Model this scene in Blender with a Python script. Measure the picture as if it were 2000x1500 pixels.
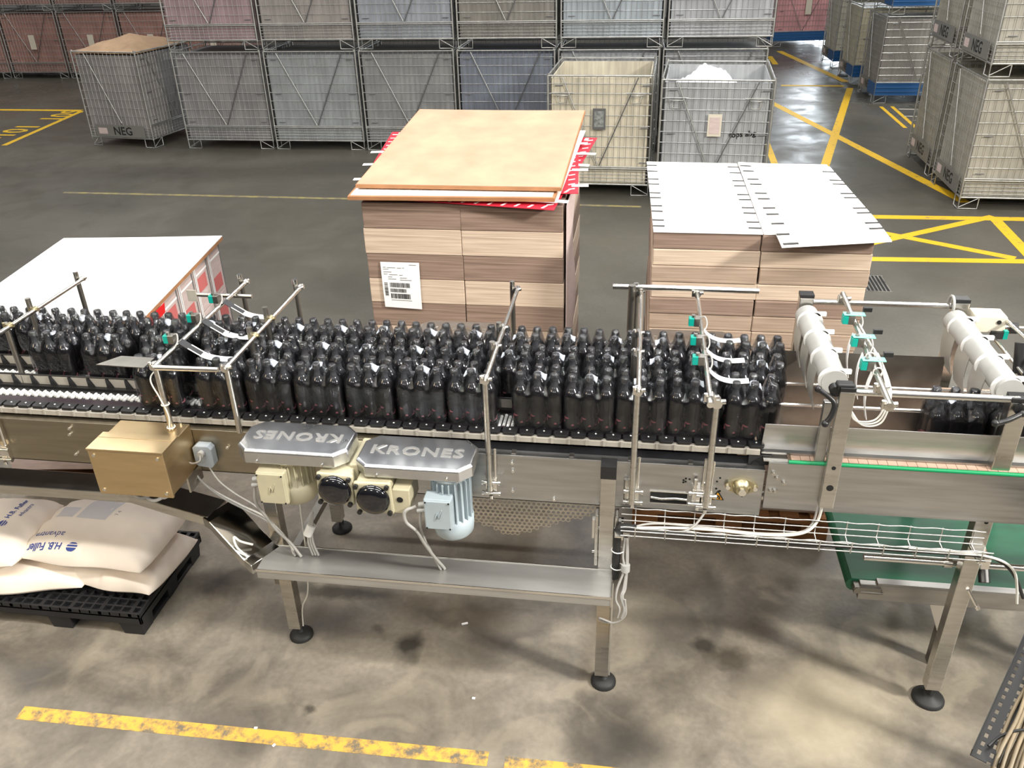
import bpy, bmesh, math, random
from mathutils import Vector, Matrix

for o in list(bpy.data.objects):
    bpy.data.objects.remove(o, do_unlink=True)
SC = bpy.context.scene
COL = SC.collection
random.seed(7)
PI = math.pi
V = Vector

# ------------------------------------------------------------------ camera
PITCH, ROLL, YAW = 0.504406829, -0.0277001365, 0.154314024
cam_data = bpy.data.cameras.new('camera')
cam = bpy.data.objects.new('camera', cam_data)
COL.objects.link(cam)
f_ = V((-math.sin(YAW)*math.cos(PITCH), math.cos(YAW)*math.cos(PITCH), -math.sin(PITCH)))
r_ = V((math.cos(YAW), math.sin(YAW), 0))
u_ = r_.cross(f_)
r2 = math.cos(ROLL)*r_ + math.sin(ROLL)*u_
u2 = -math.sin(ROLL)*r_ + math.cos(ROLL)*u_
M = Matrix.Identity(4)
for i in range(3):
    M[i][0] = r2[i]; M[i][1] = u2[i]; M[i][2] = -f_[i]
M[2][3] = 3.0
cam.matrix_world = M
cam_data.sensor_width = 36
cam_data.lens = 1660.2/2000*36
cam_data.clip_start = 0.05
cam_data.clip_end = 200
SC.camera = cam

# ------------------------------------------------------------------ world, lamps, exposure
w = bpy.data.worlds.new('hall_light'); SC.world = w
w.use_nodes = True
wt = w.node_tree
bg = wt.nodes['Background']
bg.inputs[0].default_value = (0.95, 0.97, 1.0, 1)      # pale roof lights overhead, darker hall towards the horizon
wtc = wt.nodes.new('ShaderNodeTexCoord'); wsp = wt.nodes.new('ShaderNodeSeparateXYZ'); wmr = wt.nodes.new('ShaderNodeMapRange')
wt.links.new(wtc.outputs['Generated'], wsp.inputs[0]); wt.links.new(wsp.outputs[2], wmr.inputs[0])
wmr.inputs['From Min'].default_value = 0.05; wmr.inputs['From Max'].default_value = 0.65
wmr.inputs['To Min'].default_value = 0.04; wmr.inputs['To Max'].default_value = 0.36
wt.links.new(wmr.outputs[0], bg.inputs[1])
SC.view_settings.view_transform = 'Standard'
SC.view_settings.look = 'None'
SC.view_settings.exposure = 0.0
SC.view_settings.gamma = 1
SC.view_settings.use_curve_mapping = False

def area(name, loc, target, size, power, color=(1, 1, 1), sy=None):
    l = bpy.data.lights.new(name, 'AREA'); l.energy = power; l.size = size; l.color = color
    if sy: l.shape = 'RECTANGLE'; l.size_y = sy
    o = bpy.data.objects.new(name, l); COL.objects.link(o)
    o.location = loc
    d = V(target)-V(loc)
    o.rotation_euler = d.to_track_quat('-Z', 'Y').to_euler()
    return o
area('high_bay_lamp_key', (6.4, 0.2, 5.4), (0.2, 3.0, 0.4), 0.8, 1000, (1.0, 0.96, 0.88))
area('added_warm_light', (-5.5, -1.0, 4.6), (-1.6, 3.0, 0.8), 1.0, 110, (1.0, 0.80, 0.52))  # added warm lamp, out of view, meant to turn the left steel golden
area('bottle_glint_light', (-2.6, -4.2, 5.6), (-1.5, 3.0, 1.3), 1.1, 95, (1.0, 0.97, 0.92), 0.7)  # added pair behind the camera, there to put glints on bottle shoulders
area('bottle_glint_light', (1.6, -4.2, 5.6), (0.5, 3.0, 1.3), 1.1, 95, (1.0, 0.97, 0.92), 0.7)
area('added_strip_light', (-2.6, 0.6, 6.9), (-2.4, 2.6, 0.0), 4.0, 260, (1.0, 0.97, 0.92), 0.45)  # unseen overhead lights, drawn out into strips for streaks on the bottles
area('added_strip_light', (2.0, 0.6, 6.9), (1.8, 2.6, 0.0), 4.0, 230, (1.0, 0.97, 0.92), 0.45)
area('added_strip_light', (-3.4, 4.6, 7.2), (-3.4, 4.6, 0.0), 5.0, 215, (1.0, 0.98, 0.94), 0.45)
area('added_strip_light', (2.6, 4.6, 7.2), (2.6, 4.6, 0.0), 5.0, 215, (1.0, 0.98, 0.94), 0.45)
area('added_strip_light', (0.6, 10.3, 7.4), (0.6, 10.3, 0), 0.5, 230, (0.97, 0.98, 1.0), 4.5)  # unseen strip placed where the trunking lid would reflect it
for i, (x, y, p) in enumerate(((-7.5, 8.0, 170), (7.5, 9.0, 330), (-11, 14.5, 240), (-3.0, 12.2, 120), (5.5, 14.5, 330))):
    area('high_bay_lamp', (x, y, 7.6), (x, y, 0), 1.8, p, (1.0, 0.98, 0.93))

# ------------------------------------------------------------------ materials
def srgb(c):
    def g(v):
        v /= 255.0
        return v/12.92 if v <= 0.04045 else ((v+0.055)/1.055)**2.4
    return (g(c[0]), g(c[1]), g(c[2]), 1)

def nn(t, kind, **kw):
    n = t.nodes.new(kind)
    for k, v in kw.items():
        if hasattr(n, k): setattr(n, k, v)
        else: n.inputs[k].default_value = v
    return n

def mat(name, col, rough=0.5, metal=0.0, var=0.0, vscale=8.0, stretch=(1, 1, 1), bump=0.0, bscale=60.0, coat=0.0, spec=0.5, rvar=0.0):
    m = bpy.data.materials.new(name); m.use_nodes = True
    t = m.node_tree; b = t.nodes['Principled BSDF']
    c = srgb(col) if max(col) > 1.01 else (col[0], col[1], col[2], 1)
    b.inputs['Base Color'].default_value = c
    b.inputs['Roughness'].default_value = rough
    b.inputs['Metallic'].default_value = metal
    b.inputs['Specular IOR Level'].default_value = spec
    b.inputs['Coat Weight'].default_value = coat
    if var or bump or rvar:
        tc = nn(t, 'ShaderNodeTexCoord'); mp = nn(t, 'ShaderNodeMapping')
        mp.inputs['Scale'].default_value = stretch
        t.links.new(tc.outputs['Object'], mp.inputs[0])
        nz = nn(t, 'ShaderNodeTexNoise', Scale=vscale, Detail=4.0)
        t.links.new(mp.outputs[0], nz.inputs['Vector'])
        if var:
            mx = nn(t, 'ShaderNodeMix', data_type='RGBA', blend_type='MULTIPLY')
            mx.inputs[0].default_value = 1.0
            mx.inputs[6].default_value = c
            cr = nn(t, 'ShaderNodeMapRange')
            cr.inputs['From Min'].default_value = 0.3; cr.inputs['From Max'].default_value = 0.7
            cr.inputs['To Min'].default_value = 1-var; cr.inputs['To Max'].default_value = 1+var*0.6
            t.links.new(nz.outputs[0], cr.inputs[0])
            t.links.new(cr.outputs[0], mx.inputs[7])
            t.links.new(mx.outputs[2], b.inputs['Base Color'])
        if rvar:
            rr = nn(t, 'ShaderNodeMapRange')
            rr.inputs['To Min'].default_value = max(0.02, rough-rvar); rr.inputs['To Max'].default_value = rough+rvar
            t.links.new(nz.outputs[0], rr.inputs[0]); t.links.new(rr.outputs[0], b.inputs['Roughness'])
        if bump:
            n2 = nn(t, 'ShaderNodeTexNoise', Scale=bscale, Detail=3.0)
            t.links.new(mp.outputs[0], n2.inputs['Vector'])
            bp = nn(t, 'ShaderNodeBump', Strength=bump, Distance=0.01)
            t.links.new(n2.outputs[0], bp.inputs['Height']); t.links.new(bp.outputs[0], b.inputs['Normal'])
    return m

MT = {}
MT['steel'] = mat('stainless_steel', (0.56, 0.54, 0.50), 0.30, 1.0, 0.14, 6, (1, 1, 9), rvar=0.10)
MT['steel_sheet'] = mat('brushed_steel_sheet', (0.47, 0.465, 0.455), 0.36, 1.0, 0.16, 3, (1, 3, 14), rvar=0.12)
MT['steel_satin'] = mat('satin_steel', (0.46, 0.455, 0.44), 0.38, 0.72, 0.12, 4, (1, 5, 9))
MT['steel_bright'] = mat('bright_steel_rod', (0.74, 0.72, 0.68), 0.22, 1.0)
MT['steel_dark'] = mat('dull_steel', (0.28, 0.265, 0.24), 0.42, 1.0, 0.2, 10)
MT['alu'] = mat('pressed_aluminium', (0.62, 0.63, 0.65), 0.30, 1.0, 0.12, 7, bump=0.05, bscale=14, rvar=0.1)
MT['galv'] = mat('galvanised_wire', (0.48, 0.48, 0.46), 0.45, 0.85, 0.2, 12)
MT['galv_dark'] = mat('dull_and_shaded_galvanised_wire', (0.16, 0.16, 0.16), 0.55, 0.7)  # dull fittings, and the painted shade of the right cage brace
MT['black'] = mat('black_plastic', (0.012, 0.012, 0.013), 0.38)
MT['rubber'] = mat('black_rubber', (0.014, 0.014, 0.014), 0.6)
MT['belt_black'] = mat('black_belt', (0.010, 0.010, 0.012), 0.28, 0.0, 0.3, 20)
MT['purple'] = mat('dark_plum_wear_strip', (0.022, 0.012, 0.018), 0.4)
MT['carrier'] = mat('warm_grey_plastic', (0.36, 0.335, 0.29), 0.5, 0.0, 0.12, 20)
MT['white_plastic'] = mat('white_plastic', (0.78, 0.78, 0.76), 0.4)
MT['grey_plastic'] = mat('pale_grey_plastic', (0.37, 0.37, 0.355), 0.42, 0.0, 0.1, 12)
MT['curtain'] = mat('pale_grey_curtain', (0.31, 0.30, 0.27), 0.45, 0.0, 0.15, 8)
MT['cream'] = mat('cream_enamel', srgb((182, 175, 148))[:3], 0.42, 0.0, 0.12, 9)
MT['blue_enamel'] = mat('pale_blue_enamel', srgb((160, 172, 178))[:3], 0.42, 0.0, 0.1, 9)
MT['teal'] = mat('teal_plastic', (0.0, 0.30, 0.24), 0.4)
MT['cable_grey'] = mat('grey_cable', (0.36, 0.35, 0.33), 0.5)
MT['cable_white'] = mat('white_cable', (0.66, 0.65, 0.60), 0.45)
MT['cable_tan'] = mat('tan_cable', (0.20, 0.155, 0.095), 0.5, 0.0, 0.3, 9, (1, 1, 1))
MT['brass'] = mat('brass', (0.48, 0.42, 0.27), 0.36, 1.0)
MT['steel_gold_reflection'] = mat('gold_reflection_tinted_steel', (0.66, 0.50, 0.29), 0.34, 1.0, 0.12, 5, (1, 1, 5))  # golden reflection put into the metal colour of the control box
MT['steel_warm_reflection'] = mat('warm_reflection_tinted_steel', (0.34, 0.30, 0.23), 0.38, 1.0, 0.14, 3, (1, 3, 12))  # warm reflection on the left panel put into the steel colour
MT['green_strip'] = mat('green_wear_strip', (0.0, 0.24, 0.085), 0.4)
MT['green_belt'] = mat('green_belt', (0.008, 0.095, 0.046), 0.45, 0.0, 0.25, 5, (1, 3, 1))
MT['slat'] = mat('beige_slats', srgb((176, 150, 132))[:3], 0.4, 0.0, 0.12, 14)
MT['orange'] = mat('signal_orange', (0.80, 0.36, 0.02), 0.5)
MT['ink'] = mat('black_ink', (0.015, 0.015, 0.015), 0.6)
MT['ink_grey'] = mat('grey_ink', (0.18, 0.18, 0.18), 0.6)
MT['ink_blue'] = mat('blue_ink', (0.03, 0.06, 0.26), 0.6)
MT['ink_pale'] = mat('pale_blue_grey_ink', (0.42, 0.43, 0.47), 0.7)
MT['paper'] = mat('white_paper', (0.80, 0.80, 0.80), 0.7)
MT['card_white'] = mat('white_coated_card', (0.88, 0.88, 0.88), 0.55)
MT['card_edge'] = mat('orange_brown_card_edge', srgb((164, 116, 78))[:3], 0.8, 0.0, 0.15, 12)
MT['card_tan'] = mat('tan_fibreboard', srgb((182, 150, 124))[:3], 0.75, 0.0, 0.16, 5, bump=0.02, bscale=30)
MT['red'] = mat('red_print', srgb((190, 30, 52))[:3], 0.6)
MT['red_pale'] = mat('faded_red_print', srgb((196, 106, 104))[:3], 0.7)
MT['pinkcard'] = mat('pinkish_white_card', srgb((196, 178, 174))[:3], 0.75, 0.0, 0.12, 14, (1, 1, 6))
MT['wood'] = mat('pallet_wood', srgb((150, 100, 58))[:3], 0.8, 0.0, 0.3, 9, (1, 6, 6))
MT['pallet_black'] = mat('black_recycled_plastic', (0.012, 0.012, 0.014), 0.55, 0.0, 0.25, 9)
MT['hole'] = mat('dark_hole', (0.004, 0.004, 0.004), 0.8)
MT['bottle'] = None
MT['ink_pale_label'] = mat('pale_grey_label', (0.52, 0.56, 0.62), 0.35)
MT['cap'] = mat('black_cap', (0.018, 0.018, 0.020), 0.32)
MT['gloss_black'] = mat('glossy_black_cap', (0.006, 0.006, 0.008), 0.10, coat=0.5)
MT['teal_pale'] = mat('pale_teal_plastic', (0.22, 0.55, 0.48), 0.4)
MT['cream_pale'] = mat('pale_cream_enamel', (0.62, 0.58, 0.48), 0.45)
MT['wire_bright'] = mat('bright_galvanised_wire', (0.66, 0.65, 0.62), 0.35, 0.9)
MT['alu_dull'] = mat('dull_aluminium', (0.42, 0.41, 0.39), 0.38, 1.0, 0.15, 5, (1, 6, 6))
MT['black_metal'] = mat('black_painted_metal', (0.010, 0.010, 0.010), 0.5)
MT['slot_grey'] = mat('grey_slot', (0.035, 0.033, 0.03), 0.8)
MT['red_bright'] = mat('bright_red_card', srgb((224, 28, 32))[:3], 0.5)
MT['card_cream'] = mat('cream_card', (0.60, 0.55, 0.45), 0.6)
MT['card_glint'] = mat('crinkled_film_card', (0.30, 0.32, 0.31), 0.25, 0.3, 0.5, 30)
MT['content_dark'] = mat('dark_content', (0.10, 0.10, 0.095), 0.7)
MT['content_grey'] = mat('grey_content', (0.34, 0.33, 0.31), 0.6, 0, 0.2, 8)
MT['white_sheeting'] = mat('white_sheeting', (0.85, 0.86, 0.87), 0.35)
MT['tan_cover'] = mat('tan_cover', srgb((176, 146, 116))[:3], 0.8, 0, 0.15, 6)
MT['jbox'] = mat('blue_grey_plastic', srgb((150, 158, 164))[:3], 0.45)
MT['steel_mirror'] = mat('polished_steel', (0.50, 0.49, 0.47), 0.12, 1.0)

def card_mat(name, c1, c2):
    # edges of stacked flat cartons: fine horizontal lines
    m = bpy.data.materials.new(name); m.use_nodes = True
    t = m.node_tree; b = t.nodes['Principled BSDF']; b.inputs['Roughness'].default_value = 0.85
    tc = nn(t, 'ShaderNodeTexCoord'); mp = nn(t, 'ShaderNodeMapping'); mp.inputs['Scale'].default_value = (1.2, 1.2, 60)
    t.links.new(tc.outputs['Object'], mp.inputs[0])
    nz = nn(t, 'ShaderNodeTexNoise', Scale=2.0, Detail=5.0); t.links.new(mp.outputs[0], nz.inputs['Vector'])
    cr = nn(t, 'ShaderNodeValToRGB')
    cr.color_ramp.elements[0].position = 0.32; cr.color_ramp.elements[0].color = srgb(c1)
    cr.color_ramp.elements[1].position = 0.68; cr.color_ramp.elements[1].color = srgb(c2)
    t.links.new(nz.outputs[0], cr.inputs[0]); t.links.new(cr.outputs[0], b.inputs['Base Color'])
    return m
MT['card_dark'] = card_mat('dark_brown_carton_edges', (112, 92, 80), (150, 128, 114))
MT['card_light'] = card_mat('light_brown_carton_edges', (170, 150, 132), (208, 188, 168))
MT['card_mid'] = card_mat('mid_brown_carton_edges', (138, 118, 102), (174, 154, 136))

def bottle_mat():
    m = bpy.data.materials.new('dark_cola_bottle'); m.use_nodes = True
    t = m.node_tree; b = t.nodes['Principled BSDF']
    b.inputs['Roughness'].default_value = 0.13; b.inputs['Specular IOR Level'].default_value = 0.5
    tc = nn(t, 'ShaderNodeTexCoord')
    sp = nn(t, 'ShaderNodeSeparateXYZ'); t.links.new(tc.outputs['Object'], sp.inputs[0])
    def band(lo, hi):
        a = nn(t, 'ShaderNodeMath', operation='GREATER_THAN'); a.inputs[1].default_value = lo
        c = nn(t, 'ShaderNodeMath', operation='LESS_THAN'); c.inputs[1].default_value = hi
        t.links.new(sp.outputs[2], a.inputs[0]); t.links.new(sp.outputs[2], c.inputs[0])
        d = nn(t, 'ShaderNodeMath', operation='MULTIPLY'); t.links.new(a.outputs[0], d.inputs[0]); t.links.new(c.outputs[0], d.inputs[1])
        return d
    nz = nn(t, 'ShaderNodeTexNoise', Scale=34.0, Detail=1.0); t.links.new(tc.outputs['Object'], nz.inputs['Vector'])
    gt = nn(t, 'ShaderNodeMath', operation='GREATER_THAN'); gt.inputs[1].default_value = 0.56
    t.links.new(nz.outputs[0], gt.inputs[0])
    bd = band(0.024, 0.056)
    k = nn(t, 'ShaderNodeMath', operation='MULTIPLY'); t.links.new(bd.outputs[0], k.inputs[0]); t.links.new(gt.outputs[0], k.inputs[1])
    mx = nn(t, 'ShaderNodeMix', data_type='RGBA'); mx.inputs[6].default_value = (0.006, 0.005, 0.006, 1); mx.inputs[7].default_value = (0.32, 0.10, 0.12, 1)
    t.links.new(k.outputs[0], mx.inputs[0])
    nk = nn(t, 'ShaderNodeMapRange'); nk.inputs['From Min'].default_value = 0.158; nk.inputs['From Max'].default_value = 0.186; t.links.new(sp.outputs[2], nk.inputs[0])
    m3 = nn(t, 'ShaderNodeMix', data_type='RGBA'); m3.inputs[7].default_value = (0.050, 0.052, 0.058, 1)   # clear empty neck above the drink
    t.links.new(nk.outputs[0], m3.inputs[0]); t.links.new(mx.outputs[2], m3.inputs[6]); t.links.new(m3.outputs[2], b.inputs['Base Color'])
    return m
MT['bottle'] = bottle_mat()

def film_mat(name='shrink_film', milky=0.006, gloss=0.06):
    m = bpy.data.materials.new(name); m.use_nodes = True
    t = m.node_tree; t.nodes.remove(t.nodes['Principled BSDF']); out = t.nodes['Material Output']
    tr = nn(t, 'ShaderNodeBsdfTransparent'); tr.inputs[0].default_value = (0.97, 0.97, 0.98, 1)
    gl = nn(t, 'ShaderNodeBsdfGlossy'); gl.inputs['Color'].default_value = (0.9, 0.92, 0.95, 1); gl.inputs['Roughness'].default_value = gloss
    df = nn(t, 'ShaderNodeBsdfDiffuse'); df.inputs[0].default_value = (0.62, 0.65, 0.70, 1)
    tc = nn(t, 'ShaderNodeTexCoord'); nz = nn(t, 'ShaderNodeTexNoise', Scale=38.0, Detail=4.0, Distortion=1.2)
    t.links.new(tc.outputs['Object'], nz.inputs['Vector'])
    bp = nn(t, 'ShaderNodeBump', Strength=0.50, Distance=0.006); t.links.new(nz.outputs[0], bp.inputs['Height'])
    t.links.new(bp.outputs[0], gl.inputs['Normal'])
    lw = nn(t, 'ShaderNodeLayerWeight', Blend=0.32); t.links.new(bp.outputs[0], lw.inputs['Normal'])
    ma = nn(t, 'ShaderNodeMapRange'); ma.inputs['To Min'].default_value = 0.012; ma.inputs['To Max'].default_value = 0.7
    t.links.new(lw.outputs['Fresnel'], ma.inputs[0])
    m1 = nn(t, 'ShaderNodeMixShader'); t.links.new(ma.outputs[0], m1.inputs[0]); t.links.new(tr.outputs[0], m1.inputs[1]); t.links.new(gl.outputs[0], m1.inputs[2])
    m2 = nn(t, 'ShaderNodeMixShader'); m2.inputs[0].default_value = milky
    t.links.new(m1.outputs[0], m2.inputs[1]); t.links.new(df.outputs[0], m2.inputs[2])
    t.links.new(m2.outputs[0], out.inputs[0])
    return m
MT['film'] = film_mat()
MT['clear_sheet'] = film_mat('clear_plastic_sheet', 0.30, 0.2)

def liner_mat():
    m = bpy.data.materials.new('cage_liner'); m.use_nodes = True
    t = m.node_tree; b = t.nodes['Principled BSDF']; b.inputs['Roughness'].default_value = 0.55
    oi = nn(t, 'ShaderNodeObjectInfo'); tc = nn(t, 'ShaderNodeTexCoord'); mp = nn(t, 'ShaderNodeMapping')
    mp.inputs['Scale'].default_value = (16, 16, 0.8); t.links.new(tc.outputs['Object'], mp.inputs[0])
    nz = nn(t, 'ShaderNodeTexNoise', Scale=1.6, Detail=4.0); t.links.new(mp.outputs[0], nz.inputs['Vector'])
    n2 = nn(t, 'ShaderNodeTexNoise', Scale=2.2, Detail=3.0); t.links.new(tc.outputs['Object'], n2.inputs['Vector'])
    ad = nn(t, 'ShaderNodeMath', operation='ADD'); t.links.new(nz.outputs[0], ad.inputs[0]); t.links.new(n2.outputs[0], ad.inputs[1])
    cr = nn(t, 'ShaderNodeMapRange'); cr.inputs['From Min'].default_value = 0.7; cr.inputs['From Max'].default_value = 1.3
    cr.inputs['To Min'].default_value = 0.72; cr.inputs['To Max'].default_value = 1.22
    t.links.new(ad.outputs[0], cr.inputs[0])
    mx = nn(t, 'ShaderNodeMix', data_type='RGBA', blend_type='MULTIPLY'); mx.inputs[0].default_value = 1
    t.links.new(oi.outputs['Color'], mx.inputs[6]); t.links.new(cr.outputs[0], mx.inputs[7]); t.links.new(mx.outputs[2], b.inputs['Base Color'])
    return m
MT['liner'] = liner_mat()

# ------------------------------------------------------------------ mesh builder
class MB:
    def __init__(s):
        s.v = []; s.f = []; s.mi = []; s.sm = []; s.cur = 0
    def add(s, vs, fs, smooth=False):
        o = len(s.v); s.v += [tuple(a) for a in vs]
        for f in fs:
            s.f.append([i+o for i in f]); s.mi.append(s.cur); s.sm.append(smooth)
        return s
    def box(s, c, size, rz=0.0, rot=None):
        hx, hy, hz = size[0]/2, size[1]/2, size[2]/2
        R = rot if rot is not None else Matrix.Rotation(rz, 3, 'Z')
        vs = [R @ V((x*hx, y*hy, z*hz))+V(c) for x in (-1, 1) for y in (-1, 1) for z in (-1, 1)]
        return s.add(vs, [(0, 1, 3, 2), (4, 6, 7, 5), (0, 4, 5, 1), (2, 3, 7, 6), (0, 2, 6, 4), (1, 5, 7, 3)])
    def bx(s, x0, x1, y0, y1, z0, z1):
        return s.box(((x0+x1)/2, (y0+y1)/2, (z0+z1)/2), (abs(x1-x0), abs(y1-y0), abs(z1-z0)))
    def cyl(s, p0, p1, r, r2=None, n=12, caps=True, smooth=True):
        p0, p1 = V(p0), V(p1); r2 = r if r2 is None else r2
        d = (p1-p0).normalized()
        a = d.orthogonal().normalized(); b = d.cross(a)
        vs = []
        for p, q in ((p0, r), (p1, r2)):
            for i in range(n):
                t = 2*PI*(i+0.5)/n
                vs.append(p+(a*math.cos(t)+b*math.sin(t))*q)
        s.add(vs, [(i, (i+1) % n, n+(i+1) % n, n+i) for i in range(n)], smooth)
        if caps:
            s.add(vs[:n], [tuple(range(n))[::-1]]); s.add(vs[n:], [tuple(range(n))])
        return s
    def tube(s, pts, r, n=8):
        pts = [V(p) for p in pts]; m = len(pts); vs = []
        prev = None
        for i, p in enumerate(pts):
            d = (pts[min(i+1, m-1)]-pts[max(i-1, 0)])
            d = d.normalized() if d.length > 1e-9 else V((1, 0, 0))
            if prev is None: a = d.orthogonal().normalized()
            else:
                a = prev-d*prev.dot(d)
                a = a.normalized() if a.length > 1e-6 else d.orthogonal().normalized()
            prev = a; b = d.cross(a)
            for k in range(n):
                t = 2*PI*k/n; vs.append(p+(a*math.cos(t)+b*math.sin(t))*r)
        fs = [(i*n+k, i*n+(k+1) % n, (i+1)*n+(k+1) % n, (i+1)*n+k) for i in range(m-1) for k in range(n)]
        s.add(vs, fs, True)
        s.add(vs[:n], [tuple(range(n))[::-1]]); s.add(vs[-n:], [tuple(range(n))])
        return s
    def lathe(s, prof, c=(0, 0, 0), n=16, axis='Z', rot=None):
        vs = []; c = V(c)
        for (r, z) in prof:
            for k in range(n):
                t = 2*PI*k/n
                p = V((r*math.cos(t), r*math.sin(t), z))
                if axis == 'Y': p = V((p.x, -p.z, p.y))
                if axis == 'X': p = V((p.z, p.x, p.y))
                if rot is not None: p = rot @ p
                vs.append(p+c)
        m = len(prof)
        s.add(vs, [(i*n+k, i*n+(k+1) % n, (i+1)*n+(k+1) % n, (i+1)*n+k) for i in range(m-1) for k in range(n)], True)
        s.add(vs[:n], [tuple(range(n))[::-1]]); s.add(vs[-n:], [tuple(range(n))])
        return s
    def prism(s, poly, z0, z1, plane='XY'):
        n = len(poly)
        def P(a, b, h):
            return (a, b, h) if plane == 'XY' else ((a, h, b) if plane == 'XZ' else (h, a, b))
        vs = [P(a, b, z0) for a, b in poly]+[P(a, b, z1) for a, b in poly]
        return s.add(vs, [tuple(range(n))[::-1], tuple(range(n, 2*n))]+[(i, (i+1) % n, n+(i+1) % n, n+i) for i in range(n)])
    def quad(s, a, b, c, d):
        return s.add([a, b, c, d], [(0, 1, 2, 3)])
    def slab(s, a, b, c, d, t):
        # thin slab over the quad a b c d, thickness t downwards along its normal
        a, b, c, d = V(a), V(b), V(c), V(d)
        nrm = (b-a).cross(d-a).normalized()*t
        return s.add([a, b, c, d, a-nrm, b-nrm, c-nrm, d-nrm], [(0, 1, 2, 3), (7, 6, 5, 4), (0, 4, 5, 1), (1, 5, 6, 2), (2, 6, 7, 3), (3, 7, 4, 0)])
    def sheet(s, fn, nu, nv, t=0.0, smooth=True):
        # fn(u,v)->point; closed slab of thickness t when t>0
        vs = [V(fn(i/nu, j/nv)) for j in range(nv+1) for i in range(nu+1)]
        W = nu+1
        fs = [(j*W+i, j*W+i+1, (j+1)*W+i+1, (j+1)*W+i) for j in range(nv) for i in range(nu)]
        if t <= 0: return s.add(vs, fs, smooth)
        lo = []
        for j in range(nv+1):
            for i in range(nu+1):
                du = vs[j*W+min(i+1, nu)]-vs[j*W+max(i-1, 0)]; dv = vs[min(j+1, nv)*W+i]-vs[max(j-1, 0)*W+i]
                lo.append(vs[j*W+i]-du.cross(dv).normalized()*t)
        n = len(vs)
        s.add(vs+lo, fs+[tuple(n+k for k in f[::-1]) for f in fs], smooth)
        rim = [i for i in range(W)]+[j*W+nu for j in range(1, nv+1)]+[nv*W+i for i in range(nu-1, -1, -1)]+[j*W for j in range(nv-1, 0, -1)]
        k = len(rim)
        s.add([(vs+lo)[q] for q in rim]+[lo[q] for q in rim], [(i, k+i, k+(i+1) % k, (i+1) % k) for i in range(k)])
        return s
    def build(s, name, mats, parent=None, bevel=0.0, label=None, seg=2):
        me = bpy.data.meshes.new(name)
        off = V(ORG.get(parent.name, (0, 0, 0))) if parent else V((0, 0, 0))
        me.from_pydata([(a[0]-off[0], a[1]-off[1], a[2]-off[2]) for a in s.v], [], s.f)
        mats = mats if isinstance(mats, (list, tuple)) else [mats]
        for m in mats: me.materials.append(MT[m] if isinstance(m, str) else m)
        for i, p in enumerate(me.polygons):
            p.material_index = s.mi[i]; p.use_smooth = s.sm[i]
        bm = bmesh.new(); bm.from_mesh(me); bmesh.ops.recalc_face_normals(bm, faces=bm.faces); bm.to_mesh(me); bm.free()
        o = bpy.data.objects.new(name, me); COL.objects.link(o)
        if parent:
            o.parent = parent; ORG[o.name] = tuple(off)
        if bevel:
            md = o.modifiers.new('edge', 'BEVEL'); md.width = bevel; md.segments = seg; md.limit_method = 'ANGLE'; md.angle_limit = math.radians(40)
        if label: o['label'] = label
        return o
ORG = {}

def tag(o, label, cat, group=None):
    o['label'] = label; o['category'] = cat
    if group: o['group'] = group
    return o
def thing(name, label, cat, loc=(0, 0, 0), group=None):
    o = bpy.data.objects.new(name, None); COL.objects.link(o)
    o.location = loc; o.empty_display_size = 0.05; ORG[o.name] = tuple(loc)
    return tag(o, label, cat, group)
def structure(o):
    o['kind'] = 'structure'; return o
def copy_tree(o, parent=None):
    c = o.copy(); COL.objects.link(c); c.parent = parent
    for ch in o.children: copy_tree(ch, c)
    return c
def single(mb, name, mats, label, cat, loc=(0, 0, 0), group=None, bevel=0.0):
    # a thing that is one mesh, origin at its base
    mb.v = [(a[0]-loc[0], a[1]-loc[1], a[2]-loc[2]) for a in mb.v]
    o = mb.build(name, mats, None, bevel); o.location = loc; ORG[o.name] = tuple(loc)
    return tag(o, label, cat, group)
def spline(pts, n=8):
    pts = [V(p) for p in pts]; out = []
    P = [2*pts[0]-pts[1]]+pts+[2*pts[-1]-pts[-2]]
    for i in range(1, len(P)-2):
        for k in range(n):
            t = k/n; a, b, c, d = P[i-1], P[i], P[i+1], P[i+2]
            out.append(0.5*((2*b)+(c-a)*t+(2*a-5*b+4*c-d)*t*t+(3*b-a-3*c+d)*t**3))
    out.append(pts[-1]); return out
def text_mb(body, size, M4, depth=0.0006, bold=0.0, spacing=1.0, shear=0.0):
    cu = bpy.data.curves.new('t', 'FONT'); cu.body = body; cu.size = size; cu.align_x = 'CENTER'; cu.align_y = 'CENTER'
    cu.extrude = depth; cu.offset = bold; cu.space_character = spacing; cu.shear = shear; cu.resolution_u = 2
    o = bpy.data.objects.new('t', cu); COL.objects.link(o)
    dg = bpy.context.evaluated_depsgraph_get(); dg.update()
    me = bpy.data.meshes.new_from_object(o.evaluated_get(dg))
    mb = MB(); mb.add([M4 @ v.co for v in me.vertices], [tuple(p.vertices) for p in me.polygons])
    bpy.data.objects.remove(o, do_unlink=True); bpy.data.curves.remove(cu); bpy.data.meshes.remove(me)
    return mb
def frame4(origin, xdir, ydir):
    x = V(xdir).normalized(); z = x.cross(V(ydir)).normalized(); y = z.cross(x)
    m = Matrix.Identity(4)
    for i in range(3): m[i][0] = x[i]; m[i][1] = y[i]; m[i][2] = z[i]; m[i][3] = origin[i]
    return m
ORD = ['first', 'second', 'third', 'fourth', 'fifth', 'sixth', 'seventh', 'eighth', 'ninth', 'tenth', 'eleventh', 'twelfth', 'thirteenth', 'fourteenth', 'fifteenth', 'sixteenth', 'seventeenth', 'eighteenth', 'nineteenth', 'twentieth']
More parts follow.
